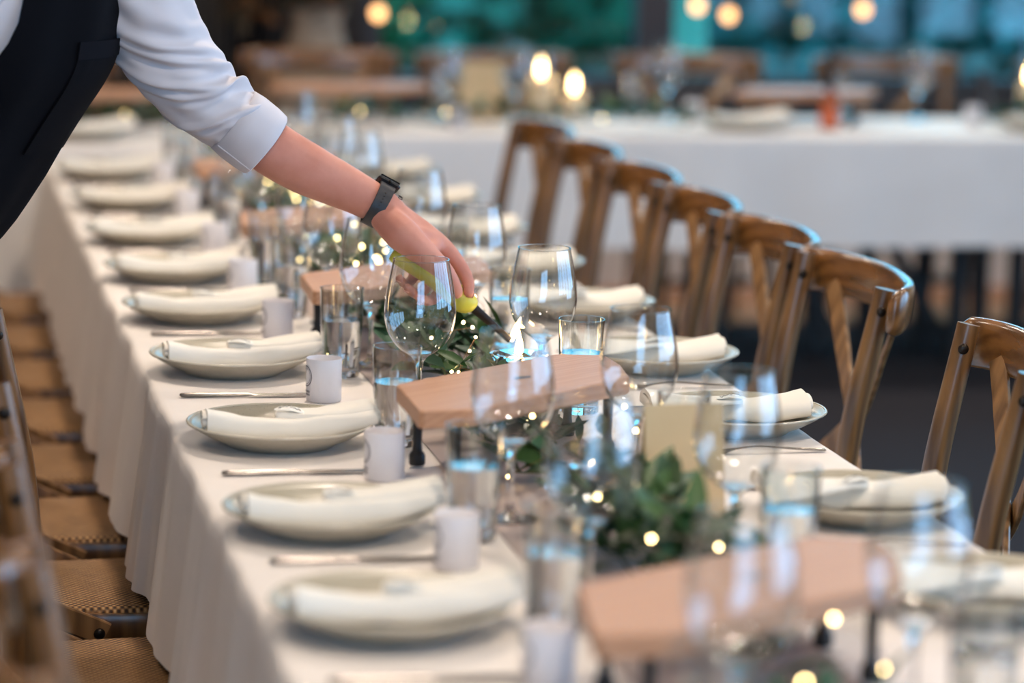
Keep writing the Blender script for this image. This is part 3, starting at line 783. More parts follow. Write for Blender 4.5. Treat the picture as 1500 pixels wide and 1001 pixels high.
for k, y in enumerate(RYw):
    wg = put('wine', mk_wine, 0.998 + jit(.002), y, TZ + 0.0034, jit(3), 'empty wine glass opposite the waiter on the long table, %s from the front' % ORD[k], 'wine glasses opposite the waiter'); wg.scale = (1.05, 1.05, 1.05)

# ------------------------------------------------------------------ wooden serving boards on black legs
def mk_board():
    t = thing('serving_board', 'x', 'serving board')
    poly = [(-.268, -.062), (-.205, -.099), (.144, -.099), (.225, -.02), (.268, .045), (.223, .098), (-.14, .095)]
    def ring(s, z):
        P = []; n = len(poly)
        for i in range(n):
            a, b, c = V(poly[i - 1]), V(poly[i]), V(poly[(i + 1) % n])
            P += [b.lerp(a, 0.006 / (a - b).length), b.lerp(c, 0.006 / (c - b).length)]
        return [V((p.x - s * math.copysign(1, p.x), p.y - s * math.copysign(1, p.y), z)) for p in P]
    MB().rings([ring(.002, .088), ring(0, .090), ring(0, .1105), ring(.002, .1125)]).build('plank', M['wood_board'], t, smooth=False)
    MB().rings([[V((0.03 + 0.017 * math.cos(a), 0.006 + 0.008 * math.sin(a), z)) for a in [2 * PI * k / 16 for k in range(16)]] for z in (0.1126, 0.1131)]).build('branded_mark', M['print'], t)
    for x, y in ((-.185, -.055), (-.125, .066), (.13, -.072), (.195, .052)):
        MB().lathe([(0, 0), (0.0105, 0.0), (0.0115, 0.003), (0.0115, 0.014), (0.0095, 0.018), (0.0072, 0.020), (0.0062, 0.03), (0.0070, 0.06), (0.0078, 0.089), (0, 0.089)], 14, (x, y, 0)).build('leg', M['black'], t, angle=0.9)
    return t
BRD = [(0.855, 1.78, 0.56), (0.855, 2.885, 0.54), (0.857, 4.05, 0.68), (0.868, 5.12, 0.66), (0.862, 5.98, 0.6), (0.865, 6.98, 0.66)]
for i, (x, y, r) in enumerate(BRD):
    put('board', mk_board, x, y, TZ + 0.0036, r, 'pinkish serving board on black legs along the table centre, %s' % ['out of frame at the front', 'frontmost and blurred', 'in front of the lit candle', 'behind the hand holding the lighter', 'beyond the wrist', 'farthest along the table'][i], 'serving boards on the long table')

# ------------------------------------------------------------------ greenery and fairy lights
lv = []
for k in range(3):
    vs, fs = leaf_shape(1.0, [0.34, 0.40, 0.30][k], [0.12, 0.22, 0.05][k]); lv.append((vs, fs))
def leaf_me(k, L, mat):
    vs, fs = lv[k]; return MB().add([V(v) * L for v in vs], fs).mesh('leaf', mat, True, None, False)
LM = [leaf_me(k, L, M[m]) for m in ('leaf', 'leaf2') for k in range(3) for L in (0.045, 0.062)]
def under_board(x, y):
    for bx, by, r in BRD:
        dx, dy = x - bx, y - by; u = dx * math.cos(r) + dy * math.sin(r); v = -dx * math.sin(r) + dy * math.cos(r)
        if abs(u) < 0.30 and abs(v) < 0.13: return True
    return False
VOT = [(0.952, 4.452), (0.90, 3.74), (0.905, 5.52), (0.90, 6.42), (0.92, 3.02)]
GAR = [(1.95, 2.78, 110, 0.9), (2.98, 3.92, 285, 1.25), (4.12, 5.02, 298, 1.05), (5.20, 5.92, 200, 0.9), (6.04, 6.90, 110, 0.9), (7.04, 7.92, 100, 0.9)]
GLAB = ['in front of the frontmost board', 'before the second board', 'under the lighter and the lit candle', 'beyond the hand', 'around the farther boards', 'farthest along the table']
FAIRY = []
rg = random.Random(21)
for gi, (ya, yb, n, hh) in enumerate(GAR):
    g = thing('leaf_garland', 'green leaf garland on the runner, %s' % GLAB[gi], 'garland', (0.885, (ya + yb) / 2, TZ + 0.003), 0, 'leaf garlands along the long table')
    ym = (ya + yb) / 2
    stems = []
    for k in range(5):
        P = []
        for q in range(7):
            y = ya + (yb - ya) * q / 6
            x = 0.885 + 0.05 * math.sin(1.9 * y + k * 1.3) + rg.uniform(-.02, .02)
            z = 0.008 + (0.012 if under_board(x, y) else 0.03 * hh) * abs(math.sin(k + q * 1.1))
            P.append(V((x - 0.885, y - ym, z)))
        stems.append(catmull(P, 6))
    sm = MB()
    for P in stems: sm.tube(P, 0.0016, 6)
    sm.build('stem', M['stem'], g)
    cnt = 0; tries = 0
    while cnt < n and tries < n * 25:
        tries += 1
        P = rg.choice(stems); i = rg.randrange(len(P) - 1); b = P[i] + V((rg.gauss(0, .012), 0, 0))
        t = (P[i + 1] - P[i]).normalized() * rg.choice((1, 1, -1))
        az = rg.uniform(-1.25, 1.25); el = rg.uniform(0.05, 1.0)
        d = Matrix.Rotation(az, 3, 'Z') @ t; d = V((d.x, d.y, 0)).normalized() * math.cos(el) + V((0, 0, math.sin(el)))
        L = 0.085
        tip = b + d * L
        wx, wy = b.x + .885, b.y + ym
        ub = under_board(wx, wy) or under_board(tip.x + .885, tip.y + ym)
        up = rg.uniform(0, 0.045) * hh if not ub else 0
        if ub and tip.z > 0.08: continue
        if abs(tip.x) > 0.115: continue
        # leaves lie low round the open flames
        if (tip.z + up > 0.05 or b.z + up > 0.04) and any(min((tip.x + .885 - vx) ** 2 + (tip.y + ym - vy) ** 2, (wx - vx) ** 2 + (wy - vy) ** 2) < 0.0145 for vx, vy in VOT): continue
        if any((tip.x + .885 - vx) ** 2 + (tip.y + ym - vy) ** 2 < 0.0030 for vx, vy in VOT): continue
        if any((abs(wx + 0 - 0.777) < 0.03 or abs(tip.x + .885 - .777) < .045) and abs((tip.y + ym) - q) < 0.045 for q in LYw): continue
        if any(abs(tip.x + .885 - 0.998) < .05 and abs((tip.y + ym) - q) < 0.045 for q in RYw): continue
        side = d.cross(V((0, 0, 1))).normalized(); roll = rg.uniform(-0.7, 0.7)
        nrm = side.cross(d); side2 = side * math.cos(roll) + nrm * math.sin(roll); nrm2 = d.cross(side2) * -1
        o = place('leaf', rg.choice(LM[:8] if rg.random() < .8 else LM[6:]), g)
        s = rg.uniform(0.9, 1.35) * (1.15 if hh > 1.1 else 1.05)
        m = Matrix((( d.x, side2.x, nrm2.x, b.x), (d.y, side2.y, nrm2.y, b.y), (d.z, side2.z, nrm2.z, b.z + up), (0, 0, 0, 1)))
        o.matrix_local = m @ Matrix.Scale(s, 4)
        cnt += 1
    # fairy lights woven through this garland
    fl = thing('fairy_lights', 'string of tiny warm fairy lights in the greenery, %s' % GLAB[gi], 'fairy lights', (0.885, ym, TZ + 0.003), 0, 'fairy lights along the long table')
    P = []
    nb = [14, 17, 18, 22, 22, 20][gi]
    for k in range(nb + 1):
        y = ya + (yb - ya) * k / nb; x = 0.885 + rg.uniform(-.085, .085)
        ub = under_board(x, y)
        P.append(V((x - .885, y - ym, 0.012 + (rg.uniform(0, .03) if ub else rg.uniform(0.02, .11)))))
    MB().tube(P, 0.0005, 5, 3).build('wire', M['wire'], fl)
    for k, p in enumerate(P[1:-1]):
        if k == 0: bm_ = MB().ball((0, 0, 0), 0.0024, 8, 6).mesh('bulb', M['fairy']) if gi == 0 else bm_
        o = place('bulb', bm_, fl); o.location = p

# ------------------------------------------------------------------ candle holders of faceted glass with tealights
def mk_votive():
    t = thing('faceted_candle_holder', 'x', 'candle holder')
    R = []
    for (r, z, off) in ((0.018, 0, 0), (0.030, 0.004, 0), (0.037, 0.028, PI / 8), (0.030, 0.048, 0), (0.034, 0.060, PI / 8)):
        R.append([V((r * math.cos(2 * PI * k / 8 + off), r * math.sin(2 * PI * k / 8 + off), z)) for k in range(8)])
    for (r, z, off) in ((0.028, 0.060, PI / 8), (0.024, 0.046, 0), (0.023, 0.036, 0)):
        R.append([V((r * math.cos(2 * PI * k / 8 + off), r * math.sin(2 * PI * k / 8 + off), z)) for k in range(8)])
    MB().rings(R).build('faceted_glass', M['glass_solid'], t, smooth=False)
    MB().lathe([(0, 0.0375), (0.019, 0.0375), (0.0195, 0.05), (0.017, 0.0515), (0, 0.0505)], 20).build('tealight', M['wax'], t, angle=0.8)
    MB().tube([(0, 0, 0.049), (0.0005, 0, 0.059)], 0.0008, 6).build('wick', M['ink'], t)
    MB().lathe([(0, 0.056), (0.003, 0.059), (0.0048, 0.064), (0.004, 0.071), (0.0018, 0.079), (0, 0.086)], 12).build('flame', M['flame'], t)
    return t
for i, (x, y) in enumerate(VOT):
    vo = put('votive', mk_votive, x, y, TZ + 0.003, 0.3 + i, 'faceted glass holder with a burning tealight, %s' % ['being lit by the lighter', 'glinting behind the second board', 'glowing beyond the wrist', 'at the far greenery', 'behind the frontmost board'][i], 'tealight holders on the long table')
    vo.scale = (1.38, 1.38, 1.38) if i == 0 else (1, 1, 1)
def mk_crystal():
    t = thing('glass_crystal', 'x', 'ornament')
    MB().add([V(p) for p in ((0, 0, 0), (.011, 0, .013), (0, .011, .013), (-.011, 0, .013), (0, -.011, .013), (0, 0, .028))], [(0, 1, 4), (0, 2, 1), (0, 3, 2), (0, 4, 3), (5, 1, 2), (5, 2, 3), (5, 3, 4), (5, 4, 1)]).build('cut_stone', M['glass_solid'], t, smooth=False)
    return t
for i, (x, y) in enumerate([(0.862, 3.80), (0.875, 3.86), (0.93, 3.66)]):
    put('crystal', mk_crystal, x, y, TZ + 0.004, i * .7, 'small clear cut glass crystal among the leaves, %s behind the second board' % ORD[i], 'glass crystals in the greenery')
def menu_card(x, y, rz, wv, h, label, group):
    t = thing('menu_card', label, 'menu card', (x, y, TZ + 0.002), rz, group)
    q = Matrix.Rotation(-0.16, 3, 'X'); q2 = Matrix.Rotation(0.16, 3, 'X')
    MB().box((0, 0, 0), (wv, 0.0012, h), rot=q).move(Matrix.Translation((0, -h / 2 * 0.16, h / 2))).build('front_leaf', M['card'], t, smooth=False)
    MB().box((0, 0, 0), (wv, 0.0012, h), rot=q2).move(Matrix.Translation((0, h / 2 * 0.16, h / 2))).build('back_leaf', M['card'], t, smooth=False)
menu_card(0.985, 3.60, 0.05, 0.105, 0.165, 'folded kraft menu card standing behind a tumbler among the leaves', 'kraft menu cards')
menu_card(1.83, 9.22, -0.1, 0.14, 0.185, 'folded kraft menu card standing on the cross table', 'kraft menu cards')

# ------------------------------------------------------------------ things on the cross tables
for x, y, nm in [(1.69, 9.07, 'beside the kraft card'), (2.47, 9.36, 'below the dark mullion'), (3.31, 9.33, 'at the end of the wooden board'), (0.25, 8.95, 'beyond the waiter elbow'), (1.92, 9.14, 'in front of the candles')]:
    put('wine', mk_wine, x, y, TZ + 0.0006, 0, 'empty clear wine glass on the cross table %s' % nm, 'wine glasses on the cross tables')
for x, y, nm in [(2.35, 9.34, 'right of the short candle'), (1.70, 9.19, 'near the dried flowers'), (3.05, 9.36, 'behind the amber bottle'), (-0.1, 8.9, 'near the waiter elbow')]:
    put('tumbler', mk_tumbler, x, y, TZ + 0.0006, 0, 'water tumbler on the cross table %s' % nm.replace('right of', 'next to'), 'water tumblers on the cross tables')
for x, y, nm in [(2.62, 9.0, 'in front of the dark mullion'), (3.60, 9.0, 'near the tilted stand'), (0.55, 8.62, 'nearest the end of the long table'), (0.0, 8.62, 'under the waiter arm')]:
    put('plate', mk_plate, x, y, TZ + 0.0006, 0, 'grey beige dinner plate on the cross table %s' % nm, 'plates on the cross tables')
    put('napkin0', None, x, y, TZ + 0.0005, 0.1, 'rolled ivory napkin on the cross table plate %s' % nm, 'napkins on the cross tables')
for x, y, nm in [(1.70, 8.93, 'near the kraft card'), (2.52, 9.22, 'left of the wooden board'), (3.42, 9.1, 'past the wooden board')]:
    put('cup', mk_cup, x, y, TZ + 0.0006, -PI / 2, 'frosted white votive cup on the cross table %s' % nm.replace('left of', 'before'), 'frosted cups on the cross tables')
put('board', mk_board, 2.87, 9.16, TZ + 0.0006, 0.06, 'pinkish serving board on black legs on the cross table behind the amber bottle', 'serving boards on the cross tables')
put('board', mk_board, 1.41, 9.24, TZ + 0.0006, 0.06, 'pinkish serving board on black legs on the cross table below the dried flowers', 'serving boards on the cross tables')
put('board', mk_board, 0.55, 8.92, TZ + 0.0006, 0.1, 'pinkish serving board on black legs beyond the waiter sleeve', 'serving boards on the cross tables')
def cyl_candle(x, y, hg, hw_, r, label):
    t = thing('pillar_candle', label, 'candle', (x, y, TZ + 0.0006), 0, 'pillar candles on the cross table')
    MB().lathe([(0, 0.001), (r, 0.001), (r, hg), (r - 0.002, hg), (r - 0.002, hw_ * .5)], 28).build('glass_cylinder', M['glass'], t)
    MB().lathe([(0, 0.004), (r - 0.008, 0.004), (r - 0.008, hw_ - 0.004), (r - 0.012, hw_), (0, hw_ - 0.006)], 24).build('wax_pillar', M['wax'], t, angle=0.9)
    MB().tube([(0, 0, hw_ - 0.008), (0.001, 0, hw_ + 0.008)], 0.001, 6).build('wick', M['ink'], t)
    MB().lathe([(0, hw_ + 0.004), (0.006, hw_ + 0.010), (0.0105, hw_ + 0.022), (0.009, hw_ + 0.036), (0.004, hw_ + 0.052), (0, hw_ + 0.064)], 14).build('flame', M['flame'], t)
cyl_candle(2.05, 9.36, 0.20, 0.125, 0.048, 'tall ivory candle in a glass cylinder, taller of the pair on the cross table')
cyl_candle(2.165, 9.38, 0.12, 0.075, 0.050, 'short ivory candle burning in a low glass, shorter of the pair on the cross table')
cyl_candle(3.71, 9.36, 0.20, 0.12, 0.046, 'ivory candle in a glass cylinder on the cross table by the tilted stand')
bt = thing('sauce_bottle', 'amber bottle with orange label and long dark neck on the cross table', 'bottle', (2.905, 9.00, TZ + 0.0006))
MB().lathe([(0, 0), (0.027, 0), (0.030, 0.003), (0.030, 0.085), (0.024, 0.11), (0.0145, 0.125), (0, 0.125)], 24).build('bottle_body', M['amber'], bt, angle=0.9)
MB().lathe([(0.0304, 0.012), (0.0304, 0.07)], 24).build('label_band', M['label'], bt)
MB().lathe([(0, 0.125), (0.0155, 0.125), (0.0155, 0.15), (0.0135, 0.16), (0.0125, 0.262), (0, 0.264)], 18).build('dark_neck', M['black'], bt, angle=0.9)
bo = thing('bread_bowl', 'small brown bread roll bowl under the wooden board on the cross table', 'bowl', (2.80, 9.24, TZ + 0.0006))
MB().lathe([(0, 0.002), (0.03, 0.0), (0.052, 0.02), (0.062, 0.045), (0.058, 0.045), (0.048, 0.022), (0, 0.008)], 24).build('bowl_body', M['bread'], bt if False else bo, angle=0.9)
for a in range(3):
    MB().ball((0.024 * math.cos(a * 2.1), 0.024 * math.sin(a * 2.1), 0.04), 0.024, 12, 8, (1.1, 0.9, 0.8)).build('bread_roll', M['bread'], bo)
ez = thing('table_stand', 'dark tilted card stand near the end of the cross table', 'stand', (3.55, 9.33, TZ + 0.001), 0.1)
q = Matrix.Rotation(-0.28, 3, 'Y')
MB().box((0, 0, 0.085), (0.006, 0.10, 0.165), rot=q, ch=0.001).build('dark_plate', M['frame'], ez, smooth=False)
MB().box((0.045, 0, 0.055), (0.005, 0.05, 0.12), rot=Matrix.Rotation(-0.5, 3, 'Y'), ch=0.001).build('back_strut', M['frame'], ez, smooth=False)
rg = random.Random(5)
for gi, (xa, xb, y0, lab) in enumerate([(1.26, 2.42, 8.93, 'in front of the candles on the cross table'), (3.48, 4.2, 9.05, 'at the far end of the cross table'), (-0.3, 0.95, 8.72, 'on the cross table beyond the waiter arm')]):
    g = thing('leaf_garland', 'green leaf garland lying %s' % lab, 'garland', ((xa + xb) / 2, y0, TZ + 0.003), 0, 'leaf garlands on the cross tables')
    P = catmull([V((xa - (xa + xb) / 2 + (xb - xa) * k / 6, rg.uniform(-.02, .02), 0.015 + 0.015 * (k % 2))) for k in range(7)], 5)
    MB().tube(P, 0.002, 6).build('stem', M['stem'], g)
    for k in range(int(170 * (xb - xa))):
        b = rg.choice(P); az = rg.uniform(0, 6.28); el = rg.uniform(0, 1.0)
        d = V((math.cos(az) * math.cos(el), math.sin(az) * math.cos(el), math.sin(el)))
        side = d.cross(V((0, 0, 1))).normalized(); nrm = side.cross(d)
        o = place('leaf', rg.choice(LM), g); s = rg.uniform(1.0, 1.6)
        o.matrix_local = Matrix(((d.x, side.x, nrm.x, b.x), (d.y, side.y, nrm.y, b.y), (d.z, side.z, nrm.z, b.z + rg.uniform(0, .03)), (0, 0, 0, 1))) @ Matrix.Scale(s, 4)
    fl = thing('fairy_lights', 'string of tiny warm fairy lights %s' % lab, 'fairy lights', ((xa + xb) / 2, y0, TZ + 0.003), 0, 'fairy lights on the cross tables')
    Q = [V((xa - (xa + xb) / 2 + (xb - xa) * k / 9, rg.uniform(-.08, .05), 0.02 + rg.uniform(0, .05))) for k in range(10)]
    MB().tube(Q, 0.0006, 5, 3).build('wire', M['wire'], fl)
    for p in Q[1:-1:2]:
        o = place('bulb', bm_, fl); o.location = p
for i, (x, y, z, nm) in enumerate([(1.655, 10.2, 1.03, 'beside the dried flowers'), (2.79, 10.2, 1.07, 'closest to the dark mullion'), (2.905, 10.2, 1.04, 'second from the dark mullion'), (3.40, 10.2, 1.065, 'above the wooden board on the cross table')]):
    t = thing('pendant_bulb', 'glowing warm pendant bulb before the far window, %s' % nm, 'lamp', (x, y, CEIL), 0, 'pendant bulbs before the far windows')
    L = CEIL - z
    MB().tube([(0, 0, 0), (0, 0, -L + 0.045)], 0.0022, 6).build('cord', M['black'], t)
    MB().lathe([(0, -L + 0.055), (0.012, -L + 0.05), (0.013, -L + 0.02), (0, -L + 0.018)], 14).build('socket', M['black'], t, angle=0.9)
    MB().ball((0, 0, -L), 0.022, 16, 10, (1, 1, 1.15)).build('glass_bulb', M['bulb'], t)
# curtain and the dried flower urn at the dark end of the far wall
P = []
for k in range(81):
    x = 0.93 + 0.36 * k / 80; P.append((x, 10.47 + 0.025 * math.sin(k * 0.62) + 0.008 * math.sin(k * 1.7)))
rings = []
for k, (x, y) in enumerate(P): rings.append([V((x, y, 0.03)), V((x, y + .003, 1.5)), V((x, y, CEIL - 0.04)), V((x, y + 0.008, CEIL - 0.04)), V((x, y + .011, 1.5)), V((x, y + 0.008, 0.03))])
cu = thing('curtain', 'near black pleated curtain hanging by the dried flowers', 'curtain', (0, 0, 0))
MB().rings(rings).build('drape', M['curtain'], cu, angle=1.2)
MB().tube([(0.85, 10.49, CEIL - 0.03), (1.36, 10.49, CEIL - 0.03)], 0.012, 10).build('curtain_rail', M['black'], cu)
ur = thing('flower_urn', 'greige stone urn and pedestal holding dried flowers before the window', 'urn', (1.45, 10.28, 0))
MB().box((0, 0, 0.16), (0.30, 0.30, 0.32), ch=0.01).build('pedestal', M['stone'], ur, smooth=False)
MB().lathe([(0, 0.32), (0.10, 0.32), (0.11, 0.35), (0.075, 0.39), (0.10, 0.45), (0.17, 0.56), (0.185, 0.68), (0.15, 0.82), (0.10, 0.93), (0.085, 1.0), (0.11, 1.04), (0.10, 1.04), (0.07, 1.0), (0, 0.98)], 28).build('urn_body', M['stone'], ur, angle=1.0)
fd = thing('dried_flowers', 'big bunch of beige and rust dried flowers rising from the stone urn', 'dried flowers', (1.40, 10.26, 0.99))
rg = random.Random(8)
sm = MB()
for k in range(46):
    az = rg.uniform(0, 6.28); r = rg.uniform(0.1, 0.62); h = rg.uniform(0.05, 0.75)
    x = r * math.cos(az) - 0.12; y = r * math.sin(az) * 0.4
    if y > 0.07: y = 0.07 * rg.random()
    if x > 0.13: x = 0.13 * rg.random()
    if x < -0.22: x = -0.22 + rg.uniform(0, .1)
    sm.tube([(0, 0, 0), (x * .4, y * .4, h * .65), (x, y, h)], [0.004, 0.003, 0.002], 6, 3)
    mb = MB()
    for q in range(40):
        d = V((rg.gauss(0, 1), rg.gauss(0, .7), rg.gauss(0, 1))).normalized(); rr = rg.uniform(.02, .085)
        qq = d.to_track_quat('X', 'Z').to_matrix(); vs, fs = leaf_shape(rg.uniform(.03, .06), .6)
        c = V((x, y, h)) + d * rr
        mb.add([qq @ V(v) + c for v in vs], fs)
    mb.build('flower_head', M[rg.choice(['dried1', 'dried1', 'dried2', 'dried3'])], fd, recalc=False, angle=None, kind='stuff')
sm.build('stem', M['dried3'], fd)

# ------------------------------------------------------------------ the waiter
pr = thing('person', 'person in white shirt and dark apron leaning in to light a candle', 'person', (-0.08, 4.55, 0))
PO = V((-0.08, 4.55, 0))
NF = V((0.7071, -0.7071, 0)); NL = V((0.7071, 0.7071, 0))     # chest direction, wearer's left
SP = [V(p) for p in [(-0.145, 4.545, 0.80), (-0.112, 4.54, 0.90), (-0.005, 4.525, 0.98), (0.06, 4.505, 1.063), (0.126, 4.48, 1.184), (0.158, 4.46, 1.244), (0.175, 4.45, 1.289), (0.190, 4.435, 1.374), (0.205, 4.42, 1.44), (0.222, 4.405, 1.50), (0.235, 4.395, 1.535)]]
SA = [0.17, 0.168, 0.158, 0.155, 0.160, 0.165, 0.168, 0.175, 0.150, 0.085, 0.062]     # half width
SB = [0.12, 0.115, 0.108, 0.108, 0.115, 0.120, 0.122, 0.115, 0.095, 0.075, 0.060]     # half depth
# one continuous body: overlapping tapered limbs fused by a voxel remesh
body = MB()
def limb(pts, rad, n=14, k=3):
    body.tube(pts, rad, n, k); body.ball(pts[0], rad[0], n, 8); body.ball(pts[-1], rad[-1], n, 8)
rings = []
SPc = catmull(SP, 3); SAc = interp(SA, 3); SBc = interp(SB, 3)
for i, c in enumerate(SPc):
    a, b = SAc[i] - 0.022, SBc[i] - 0.022
    rings.append([c + NL * (a * math.cos(2 * PI * j / 24)) + NF * (b * math.sin(2 * PI * j / 24)) for j in range(24)])
body.rings(rings)
# legs
HL, HR = V((-0.08, 4.60, 0.86)), V((-0.195, 4.485, 0.86))
KL, KR = V((-0.115, 4.615, 0.48)), V((-0.235, 4.50, 0.48))
AL, AR = V((-0.155, 4.645, 0.09)), V((-0.295, 4.53, 0.09))
limb([HL, KL, AL], [0.078, 0.052, 0.036]); limb([HR, KR, AR], [0.078, 0.052, 0.036])
for A in (AL, AR):
    limb([A + V((0, 0, -.045)) - NF * 0.03, A + V((0, 0, -.055)) + NF * 0.08, A + V((0, 0, -.062)) + NF * 0.15], [0.034, 0.030, 0.02])
# neck and head (out of frame above, looking down at the candle)
HC = V((0.30, 4.345, 1.665))
limb([(0.222, 4.405, 1.50), (0.255, 4.385, 1.57), HC - V((0.01, -0.01, 0.03))], [0.058, 0.054, 0.055])
FZ = (V((0.72, -0.2, -0.55))).normalized()                       # face direction
FX = FZ.cross(V((0, 0, 1))).normalized(); FY = FX.cross(FZ).normalized()
HM = Matrix((FX, FY, FZ)).transposed()
def hp(x, y, z): return HC + HM @ V((x, y, z))
body.ball(HC, 0.098, 24, 16, (0.80, 1.12, 0.98), HM)
body.ball(hp(0, -0.055, 0.03), 0.062, 18, 12, (0.86, 1.0, 0.9), HM)
body.ball(hp(0, -0.095, 0.062), 0.022, 12, 8, (1.1, .8, .8), HM)
limb([hp(0, 0.018, 0.088), hp(0, -0.012, 0.108), hp(0, -0.022, 0.104)], [0.008, 0.011, 0.012])
body.ball(hp(0, -0.052, 0.088), 0.012, 12, 8, (1.6, .55, .6), HM); body.ball(hp(0, -0.062, 0.086), 0.012, 12, 8, (1.4, .55, .6), HM)
for s in (-1, 1):
    body.ball(hp(s * 0.082, -0.005, -0.002), 0.026, 12, 8, (0.35, 1.15, 0.7), HM)
    body.ball(hp(s * 0.034, 0.026, 0.080), 0.012, 12, 8, (1.6, .5, .6), HM)
# left arm: shoulder, elbow, wrist
SH = V((0.335, 4.495, 1.425)); EL = V((0.498, 4.53, 1.198)); WR = V((0.7469, 4.52, 1.0531))
limb([SP[8] + NL * 0.05, SH, (0.41, 4.515, 1.285), EL, (0.575, 4.53, 1.1430), (0.6288, 4.53, 1.112), (0.7026, 4.525, 1.0769), WR], [0.05, 0.050, 0.042, 0.036, 0.0425, 0.041, 0.033, 0.0285], 20, 4)
# palm: five rays from the wrist, then knuckles and fingers, closed round the lighter
def chain(pts, rad): limb(pts, rad, 12, 3)
TH = [WR + V((-.004, -.012, -.008)), V((0.7690, 4.480, 1.0180)), V((0.8040, 4.462, 0.9880)), V((0.8345, 4.458, 0.9605)), V((0.8535, 4.466, 0.9300))]
IX = [WR, V((0.8290, 4.512, 1.0020)), V((0.8640, 4.500, 0.9660)), V((0.8760, 4.492, 0.9430)), V((0.8765, 4.482, 0.9260))]
MI = [WR, V((0.8240, 4.538, 0.9960)), V((0.8510, 4.540, 0.9440)), V((0.8280, 4.518, 0.9110)), V((0.8010, 4.484, 0.9150))]
RI = [WR + V((0, .01, -.004)), V((0.8110, 4.560, 0.9900)), V((0.8280, 4.556, 0.9400)), V((0.8060, 4.528, 0.9170)), V((0.7800, 4.480, 0.9340))]
PK = [WR + V((-.004, .016, -.008)), V((0.7960, 4.574, 0.9890)), V((0.8060, 4.568, 0.9450)), V((0.7880, 4.540, 0.9310)), V((0.7700, 4.496, 0.9470))]
chain(TH, [0.024, 0.0275, 0.0205, 0.0152, 0.0115])
chain(IX, [0.024, 0.0165, 0.0122, 0.0104, 0.0090]); chain(MI, [0.024, 0.0160, 0.0108, 0.0092, 0.0082])
chain(RI, [0.023, 0.0150, 0.0102, 0.0088, 0.0080]); chain(PK, [0.021, 0.0135, 0.0090, 0.0078, 0.0072])
limb([WR + V((0.01, 0, -.006)), V((0.790, 4.505, 1.015)), V((0.815, 4.51, 1.000))], [0.026, 0.022, 0.018])
limb([TH[1], IX[1]], [0.022, 0.0165]); limb([TH[2], IX[1]], [0.015, 0.0140])
# right arm hanging in front of the body
SHR = V((0.060, 4.295, 1.40)); ELR = V((-0.135, 4.225, 1.185)); WRR = V((-0.06, 4.20, 0.985))
limb([SP[8] - NL * 0.05, SHR, (-0.045, 4.25, 1.29), ELR, (-0.10, 4.21, 1.09), WRR], [0.05, 0.055, 0.048, 0.042, 0.038, 0.027], 16, 3)
Dn = V((0.25, -.05, -.95)).normalized(); Sd = V((.75, .6, .2)); Sd = (Sd - Dn * Sd.dot(Dn)).normalized()
for k, (o_, l_) in enumerate(((-.030, .072), (-.010, .080), (.010, .074), (.030, .060))):
    b = WRR + Dn * 0.085 + Sd * o_; e = b + Dn * l_ * .5 + Dn.cross(Sd) * 0.012; f_ = b + Dn * l_ * .85 + Dn.cross(Sd) * 0.035
    limb([WRR + Sd * o_ * .5, b, e, f_], [0.021, 0.0145, 0.0095, 0.0078], 10, 3)
limb([WRR + Dn * .02 - Sd * .02, WRR + Dn * 0.06 - Sd * 0.05, WRR + Dn * 0.09 - Sd * 0.062], [0.018, 0.013, 0.009], 10, 3)
body.v = [tuple(V(p) - PO) for p in body.v]
bo_ = body.build('body', M['skin'], pr, angle=None, recalc=True)
md = bo_.modifiers.new('fuse', 'REMESH'); md.mode = 'VOXEL'; md.voxel_size = 0.0042; md.use_smooth_shade = True
m2 = bo_.modifiers.new('soften', 'SMOOTH'); m2.factor = 0.5; m2.iterations = 3
dg = bpy.context.evaluated_depsgraph_get()
me2 = bpy.data.meshes.new_from_object(bo_.evaluated_get(dg)); bo_.modifiers.clear(); bo_.data = me2
for p in me2.polygons: p.use_smooth = True
if not me2.materials: me2.materials.append(M['skin'])
def pbuild(mb, name, mat, **kw):
    mb.v = [tuple(V(p) - PO) for p in mb.v]; return mb.build(name, mat, kw.pop('parent', pr), **kw)
# eyes, hair, nails
for s in (-1, 1):
    pbuild(MB().ball(hp(s * 0.034, 0.017, 0.079), 0.0115, 14, 10), 'eye', M['tag'])
    pbuild(MB().ball(hp(s * 0.034, 0.015, 0.0895), 0.0045, 10, 6), 'iris', M['ink'])
hm = MB(); rings = []
for i in range(13):
    ph = PI * 0.5 * (i / 12) * 1.22; ring = []
    for j in range(32):
        a = 2 * PI * j / 32; r = math.sin(ph) * (1 + 0.02 * math.sin(9 * a))
        ring.append(hp(0.090 * r * math.cos(a), 0.012 + 0.118 * math.cos(ph) * 0.9 + 0.02 * r * -math.sin(a) * 0, -0.012 + 0.104 * r * math.sin(a) - 0.02))
    rings.append(ring)
rings[0] = [hp(0, 0.119, -0.032)] * 32
hm.rings(rings[0:], cap=False); hm.ball(hp(0, 0.05, -0.135), 0.045, 16, 10)
pbuild(hm, 'hair', M['hair'], angle=None)
for P in (TH, IX, MI, RI, PK):
    tip = P[-1]; d = (P[-1] - P[-2]).normalized()
    back = (P[-2] - P[-3]).cross(P[-1] - P[-2]); nrm = d.cross(back).normalized() if back.length > 1e-8 else V((0, -1, 0))
    mid = (P[1] + P[3]) / 2
    if nrm.dot(tip - mid) < 0 and P is not TH: nrm = -nrm
    if P is TH: nrm = V((0.25, -0.85, 0.2)).normalized()
    R3 = Matrix((d, nrm.cross(d).normalized(), nrm)).transposed()
    pbuild(MB().ball(tip + nrm * 0.0062 + d * 0.002, 0.0052, 10, 6, (1.15, 0.95, 0.32), R3), 'fingernail', M['nail'])
